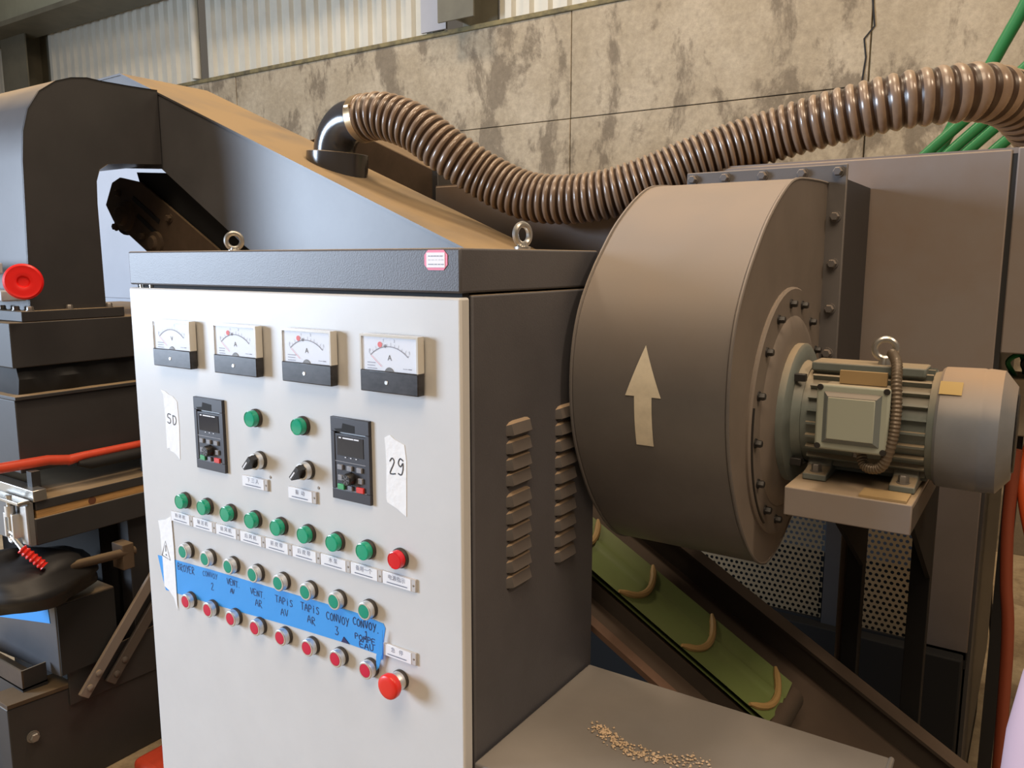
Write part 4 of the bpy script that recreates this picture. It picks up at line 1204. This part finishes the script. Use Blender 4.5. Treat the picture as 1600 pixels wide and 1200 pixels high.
# black sack-like cover hanging below the table
bagc = Vector((-2.40, 1.045, 0.672))
bmb = MB()
NU, NV = 36, 18
vs = []
for i in range(NV + 1):
    v = math.pi * i / NV
    for k in range(NU):
        u = 2 * math.pi * k / NU
        r_ = 1 + 0.10 * math.sin(3 * u + 1.2 * v) + 0.07 * math.sin(5 * u - 2.3 * v) + 0.05 * math.sin(9 * v + u)
        sx, sy, sz = 0.16, 0.21, 0.085
        x = sx * r_ * math.sin(v) * math.cos(u)
        y = sy * r_ * math.sin(v) * math.sin(u)
        z = sz * (1 + 0.15 * math.sin(2 * u)) * math.cos(v) - 0.10 * y * 0.5
        vs.append((bagc.x + x, bagc.y + y, bagc.z + z))
fs = []
for i in range(NV):
    for k in range(NU):
        fs.append((i * NU + k, i * NU + (k + 1) % NU, (i + 1) * NU + (k + 1) % NU, (i + 1) * NU + k))
ob = part('fabric_cover', bmb.add(vs, fs), 'bag', None, origin=tuple(bagc), angle=180)
tag(ob, 'bulging black fabric cover slung under the table', 'fabric cover')

pr_ = empty('round_bar', (-2.38, 1.25, 0.66), 'short tan round bar sticking out under the table', 'bar')
part('bar', MB().cyl((-2.285, 1.118, 0.712), (-2.30, 1.33, 0.694), 0.0135, 14), 'brown', pr_)
part('bar_socket', MB().box(-2.345, -2.285, 1.285, 1.322, 0.645, 0.725), 'brown', pr_, bevel=0.003)

# box with blue tape
lb = empty('motor_guard', (-2.5, 1.3, 0.0), 'grey sheet-metal guard box with blue tape at the lower left', 'guard')
part('guard_shell', MB().add([(-2.80, 1.10, 0.33), (-2.34, 1.10, 0.365), (-2.34, 1.10, 0.585), (-2.80, 1.10, 0.585), (-2.80, 1.28, 0.33), (-2.34, 1.28, 0.365), (-2.34, 1.28, 0.585), (-2.80, 1.28, 0.585)],
     [(0, 1, 2, 3), (4, 7, 6, 5), (1, 5, 6, 2), (0, 3, 7, 4), (3, 2, 6, 7), (0, 4, 5, 1)]), 'mach', lb, bevel=0.003)
part('end_panel', MB().box(-2.34, -2.335, 1.103, 1.277, 0.368, 0.583), 'darker', lb, bevel=0.001)  # added dark sheet: shade of the guard's right side as colour
part('tape_patch', MB().prism([(-2.74, 0.455), (-2.74, 0.53), (-2.38, 0.585), (-2.372, 0.525)], 1.0985, 1.0996, 'y'), 'bluetape', lb, label='blue masking tape patch')

# loose flat bars and plates leaning at the lower left
def flatbar(name, a, b, w, th, m, label, x):
    e = empty(name, (x, a[0], a[1]), label, 'flat bar', 'flat steel bars leaning beside the guard')
    d = Vector((0, b[0] - a[0], b[1] - a[1])).normalized()
    q = Vector((0, -d.z, d.y)) * w / 2
    pts = [(a[0] + q.y, a[1] + q.z), (b[0] + q.y, b[1] + q.z), (b[0] - q.y, b[1] - q.z), (a[0] - q.y, a[1] - q.z)]
    part('bar', MB().prism(pts, x - th, x, 'x'), m, e, bevel=0.002)
    for t_ in (0.03, 0.075):
        part('rivet', MB().lathe((x, a[0] + d.y * t_, a[1] + d.z * t_), (1, 0, 0), [(0, 0.010), (0.006, 0.009), (0.009, 0.004)], 14), m, e)
flatbar('flat_bar', (1.150, 0.285), (1.47, 0.665), 0.034, 0.012, 'hous', 'long grey flat bar with two rivets, leaning in front', -2.315)
flatbar('flat_bar', (1.243, 0.283), (1.50, 0.585), 0.036, 0.012, 'post', 'shorter darker flat bar leaning behind the long one', -2.332)

fr_ = empty('frame_beam', (-2.5, 1.2, 0.0), 'dark steel base beam with a bolt at the lower left corner', 'beam')
part('beam_face', MB().prism([(0.955, 0.325), (1.50, 0.285), (1.50, 0.0), (0.955, 0.0)], -2.42, -2.355, 'x'), 'dark', fr_, bevel=0.003)
part('beam_cap', MB().prism([(0.955, 0.327), (1.14, 0.3135), (1.14, 0.3255), (0.955, 0.339)], -2.46, -2.352, 'x'), 'brown', fr_, bevel=0.001)
part('side_plate', MB().prism([(1.125, 0.26), (1.125, 0.376), (1.48, 0.41), (1.48, 0.25)], -2.354, -2.348, 'x'), 'dark', fr_, bevel=0.001)
part('bolt_head', MB().hexbolt((-2.355, 1.015, 0.215), (1, 0, 0), 0.014, 0.018), 'dullsteel', fr_)
ot = empty('open_tray', (-2.6, 1.05, 0.0), 'small open sheet-metal tray below the guard box', 'tray')
part('tray_side', MB().box(-2.85, -2.40, 1.02, 1.025, 0.34, 0.40), 'brown', ot)
part('tray_end', MB().box(-2.405, -2.40, 1.025, 1.09, 0.34, 0.40), 'dark', ot)
part('tray_base', MB().box(-2.85, -2.40, 1.02, 1.09, 0.0, 0.345), 'dark', ot)

rc = empty('red_block', (-2.0, 1.33, 0.0), 'red block on the floor beside the cabinet foot', 'block')
part('block_body', MB().box(-2.21, -1.90, 1.22, 1.42, 0.0, 0.085), 'redbar', rc, bevel=0.02, segs=3)
part('block_cap', MB().cyl((-1.98, 1.36, 0.085), (-1.98, 1.36, 0.105), 0.03, 18), 'boltblk', rc)

# ================================================================== GREEN BELT CONVEYOR
bc = empty('belt_conveyor', (-0.5, 1.42, 0.0), 'inclined conveyor with green cleated belt below the fan', 'belt conveyor')
SL = 0.575
def zc(x, d=0.0):
    return 0.885 - SL * (x + 0.6) + d
XA, XB = -0.95, 0.12
def slab(y0, y1, d0, d1, x0=XA, x1=XB):
    vs = []
    for x in (x0, x1):
        for y in (y0, y1):
            for d in (d0, d1):
                vs.append((x, y, zc(x, d)))
    return MB().add(vs, [(0, 1, 3, 2), (4, 6, 7, 5), (0, 4, 5, 1), (2, 3, 7, 6), (0, 2, 6, 4), (1, 5, 7, 3)])
part('trough_floor', slab(1.25, 1.62, -0.012, 0.0), 'trough', bc)
part('near_edge', slab(1.238, 1.262, -0.008, 0.004), 'rustbrown', bc)
part('far_wall', slab(1.612, 1.62, 0.0, 0.055), 'trough', bc)
part('far_flange', slab(1.60, 1.645, 0.055, 0.062), 'trough', bc)
# troughed belt
bv, bf = [], []
NX, NYb = 40, 14
for i in range(NX + 1):
    x = XA + (-0.345 - XA) * i / NX
    for k in range(NYb + 1):
        u = -1 + 2 * k / NYb
        bv.append((x, 1.382 + 0.078 * u, zc(x, 0.048 + 0.012 * u * u + 0.006 * (0.15 < u < 0.3))))
for i in range(NX):
    for k in range(NYb):
        a = i * (NYb + 1) + k
        bf.append((a, a + 1, a + NYb + 2, a + NYb + 1))
nb_ = len(bv)
bv2 = [(x, y, z - 0.012) for x, y, z in bv]
part('belt', MB().add(bv, bf).add(bv2, [f[::-1] for f in bf]), 'belt', bc, fix=False, label='green rubber belt', angle=60)
part('belt_bed', slab(1.31, 1.455, 0.0, 0.034, XA, -0.36), 'trough', bc)
part('tail_pulley', MB().cyl((-0.348, 1.30, zc(-0.348, 0.025)), (-0.348, 1.465, zc(-0.348, 0.025)), 0.024, 20), 'trough', bc)
x = -0.758
while x < -0.36:
    pts = []
    for k in range(13):
        u = -1 + 2 * k / 12
        xx = x + 0.022 * (1 - u * u)
        pts.append((xx, 1.382 + 0.077 * u, zc(xx, 0.052 + 0.012 * u * u)))
    part('cleat', MB().tube(pts, [0.003] + [0.0065] * 11 + [0.003], 8), 'cleat', bc)
    x += 0.127
part('support_leg', MB().box(-0.05, 0.0, 1.26, 1.31, 0, zc(-0.02) - 0.01), 'trough', bc)
part('support_leg', MB().box(-0.05, 0.0, 1.56, 1.61, 0, zc(-0.02) - 0.01), 'trough', bc)

# ================================================================== TRAY BESIDE THE CABINET
ty = empty('metal_cover', (-0.38, 1.03, 0.0), 'flat grey sheet-metal cover strewn with granules beside the cabinet', 'metal cover')
part('cover_top', MB().box(-0.637, -0.135, 0.853, 1.200, 0.853, 0.865), 'tray', ty, bevel=0.003)
part('cover_skirt', MB().box(-0.632, -0.140, 0.858, 1.195, 0.0, 0.853), 'tray', ty)
part('corner_bead', MB().tube([(-0.138, 1.198, 0.864), (-0.138, 0.856, 0.864)], 0.004, 8), 'tray', ty)
gr = MB()
for i in range(330):
    t_ = random.random() ** 1.3
    cx = -0.528 + 0.165 * t_ + random.gauss(0, 0.008)
    cy = 1.030 - 0.030 * math.sin(t_ * 3.14) + 0.004 * t_ + random.gauss(0, 0.008)
    r_ = random.uniform(0.0010, 0.0030)
    vs = [(cx + r_ * a * random.uniform(.7, 1.3), cy + r_ * b * random.uniform(.7, 1.3), 0.8655 + r_ * (c + 0.8) * 0.8) for a, b, c in ((1, 0, 0), (-1, 0, 0), (0, 1, 0), (0, -1, 0), (0, 0, 1), (0, 0, -0.8))]
    gr.add(vs, [(0, 2, 4), (2, 1, 4), (1, 3, 4), (3, 0, 4), (2, 0, 5), (1, 2, 5), (3, 1, 5), (0, 3, 5)])
ob = part('granules', gr, 'granule', None, smooth=False)
tag(ob, 'pale plastic granules spilled on the grey cover', 'granules', kind='stuff')

# ================================================================== RIGHT EDGE
eb_ = empty('junction_box', (0.02, 2.25, 0.0), 'cream enclosure on a post at the right edge', 'junction box')
part('enclosure', MB().box(-0.078, 0.20, 2.20, 2.34, 1.172, 1.31), 'creambox', eb_, bevel=0.004)
part('post', MB().box(-0.060, -0.030, 2.24, 2.27, 0.0, 1.172), 'darker', eb_)
for i in range(4):
    part('cable_tail', MB().tube(smooth_path([(-0.06 + 0.03 * i, 2.25, 1.31), (-0.075 + 0.03 * i, 2.22, 1.345), (-0.05 + 0.035 * i, 2.24, 1.36), (-0.04 + 0.03 * i, 2.26, 1.315)], 6), 0.006, 8), 'green_pipe' if i % 2 == 0 else 'darker', eb_)
ob = part('orange_cable', MB().tube(smooth_path([(-0.010, 2.20, 1.165), (-0.020, 2.14, 1.10), (-0.012, 2.12, 1.04), (0.008, 2.11, 0.96), (0.03, 2.11, 0.88), (0.06, 2.15, 0.7), (0.05, 2.2, 0.3), (0.02, 2.3, 0.02)], 8), 0.016, 14), 'orange')
tag(ob, 'thick orange cable hanging below the cream enclosure', 'cable')
ob = part('rust_pipe', MB().tube(smooth_path([(-0.040, 2.10, 1.16), (-0.042, 2.10, 1.0), (-0.034, 2.10, 0.85), (-0.018, 2.10, 0.65), (-0.01, 2.1, 0.0)], 8), 0.013, 12), 'rust')
tag(ob, 'dark red pipe running down beside the orange cable', 'pipe')
ob = part('thin_cable', MB().tube(smooth_path([(-0.127, 3.2, 1.20), (-0.110, 3.2, 0.9), (-0.094, 3.2, 0.4), (-0.05, 3.2, 0.01)], 8), 0.006, 8), 'darker')
tag(ob, 'thin dark cable hanging in front of the floor at right', 'cable')
# unidentified pale pink shape at the lower right; this form is made up
pk = MB().lathe((0.050, 1.12, 0.0), (0, 0, 1), [(0, 0.054), (0.3, 0.057), (0.6, 0.059), (0.85, 0.058), (1.0, 0.053), (1.08, 0.042), (1.13, 0.024), (1.145, 0.004)], 28)
ob = part('pale_pink_shape', pk, 'pale_pink', None, origin=(0.050, 1.12, 0))
tag(ob, 'unidentified pale pink shape at the lower right edge', 'unidentified shape')

# green pipes on the wall side
gpd = Vector((0.72, 0.0, 0.69)).normalized()
for i, (x, lab) in enumerate(((-0.370, 'leftmost'), (-0.298, 'second from the left'), (-0.242, 'third from the left'), (-0.159, 'fourth from the left'), (-0.074, 'rightmost'))):
    c0 = Vector((x, 3.25, 1.996))
    p0 = c0 - gpd * 0.9
    p1 = c0 + gpd * 0.40
    pts = [p0, c0, p1, p1 + Vector((0.12, 0, 0.22)), p1 + Vector((0.17, 0.02, 0.6)), p1 + Vector((0.18, 0.03, 1.0))]
    ob = part('green_pipe', MB().tube(smooth_path(pts, 8), 0.019, 14), 'green_pipe', None, origin=tuple(p0))
    tag(ob, 'green plastic pipe behind the hose, %s of five' % lab, 'pipe', 'green pipes rising beside the wall')
ob = part('green_pipe', MB().tube(smooth_path([(-0.60, 3.4, 1.2), (-0.42, 3.4, 1.9), (-0.24, 3.4, 2.28), (-0.13, 3.4, 2.55), (-0.10, 3.42, 2.9), (-0.10, 3.42, 3.6)], 8), 0.022, 14), 'green_pipe')
tag(ob, 'lone green pipe rising above the hose at the top right', 'pipe', 'green pipes rising beside the wall')
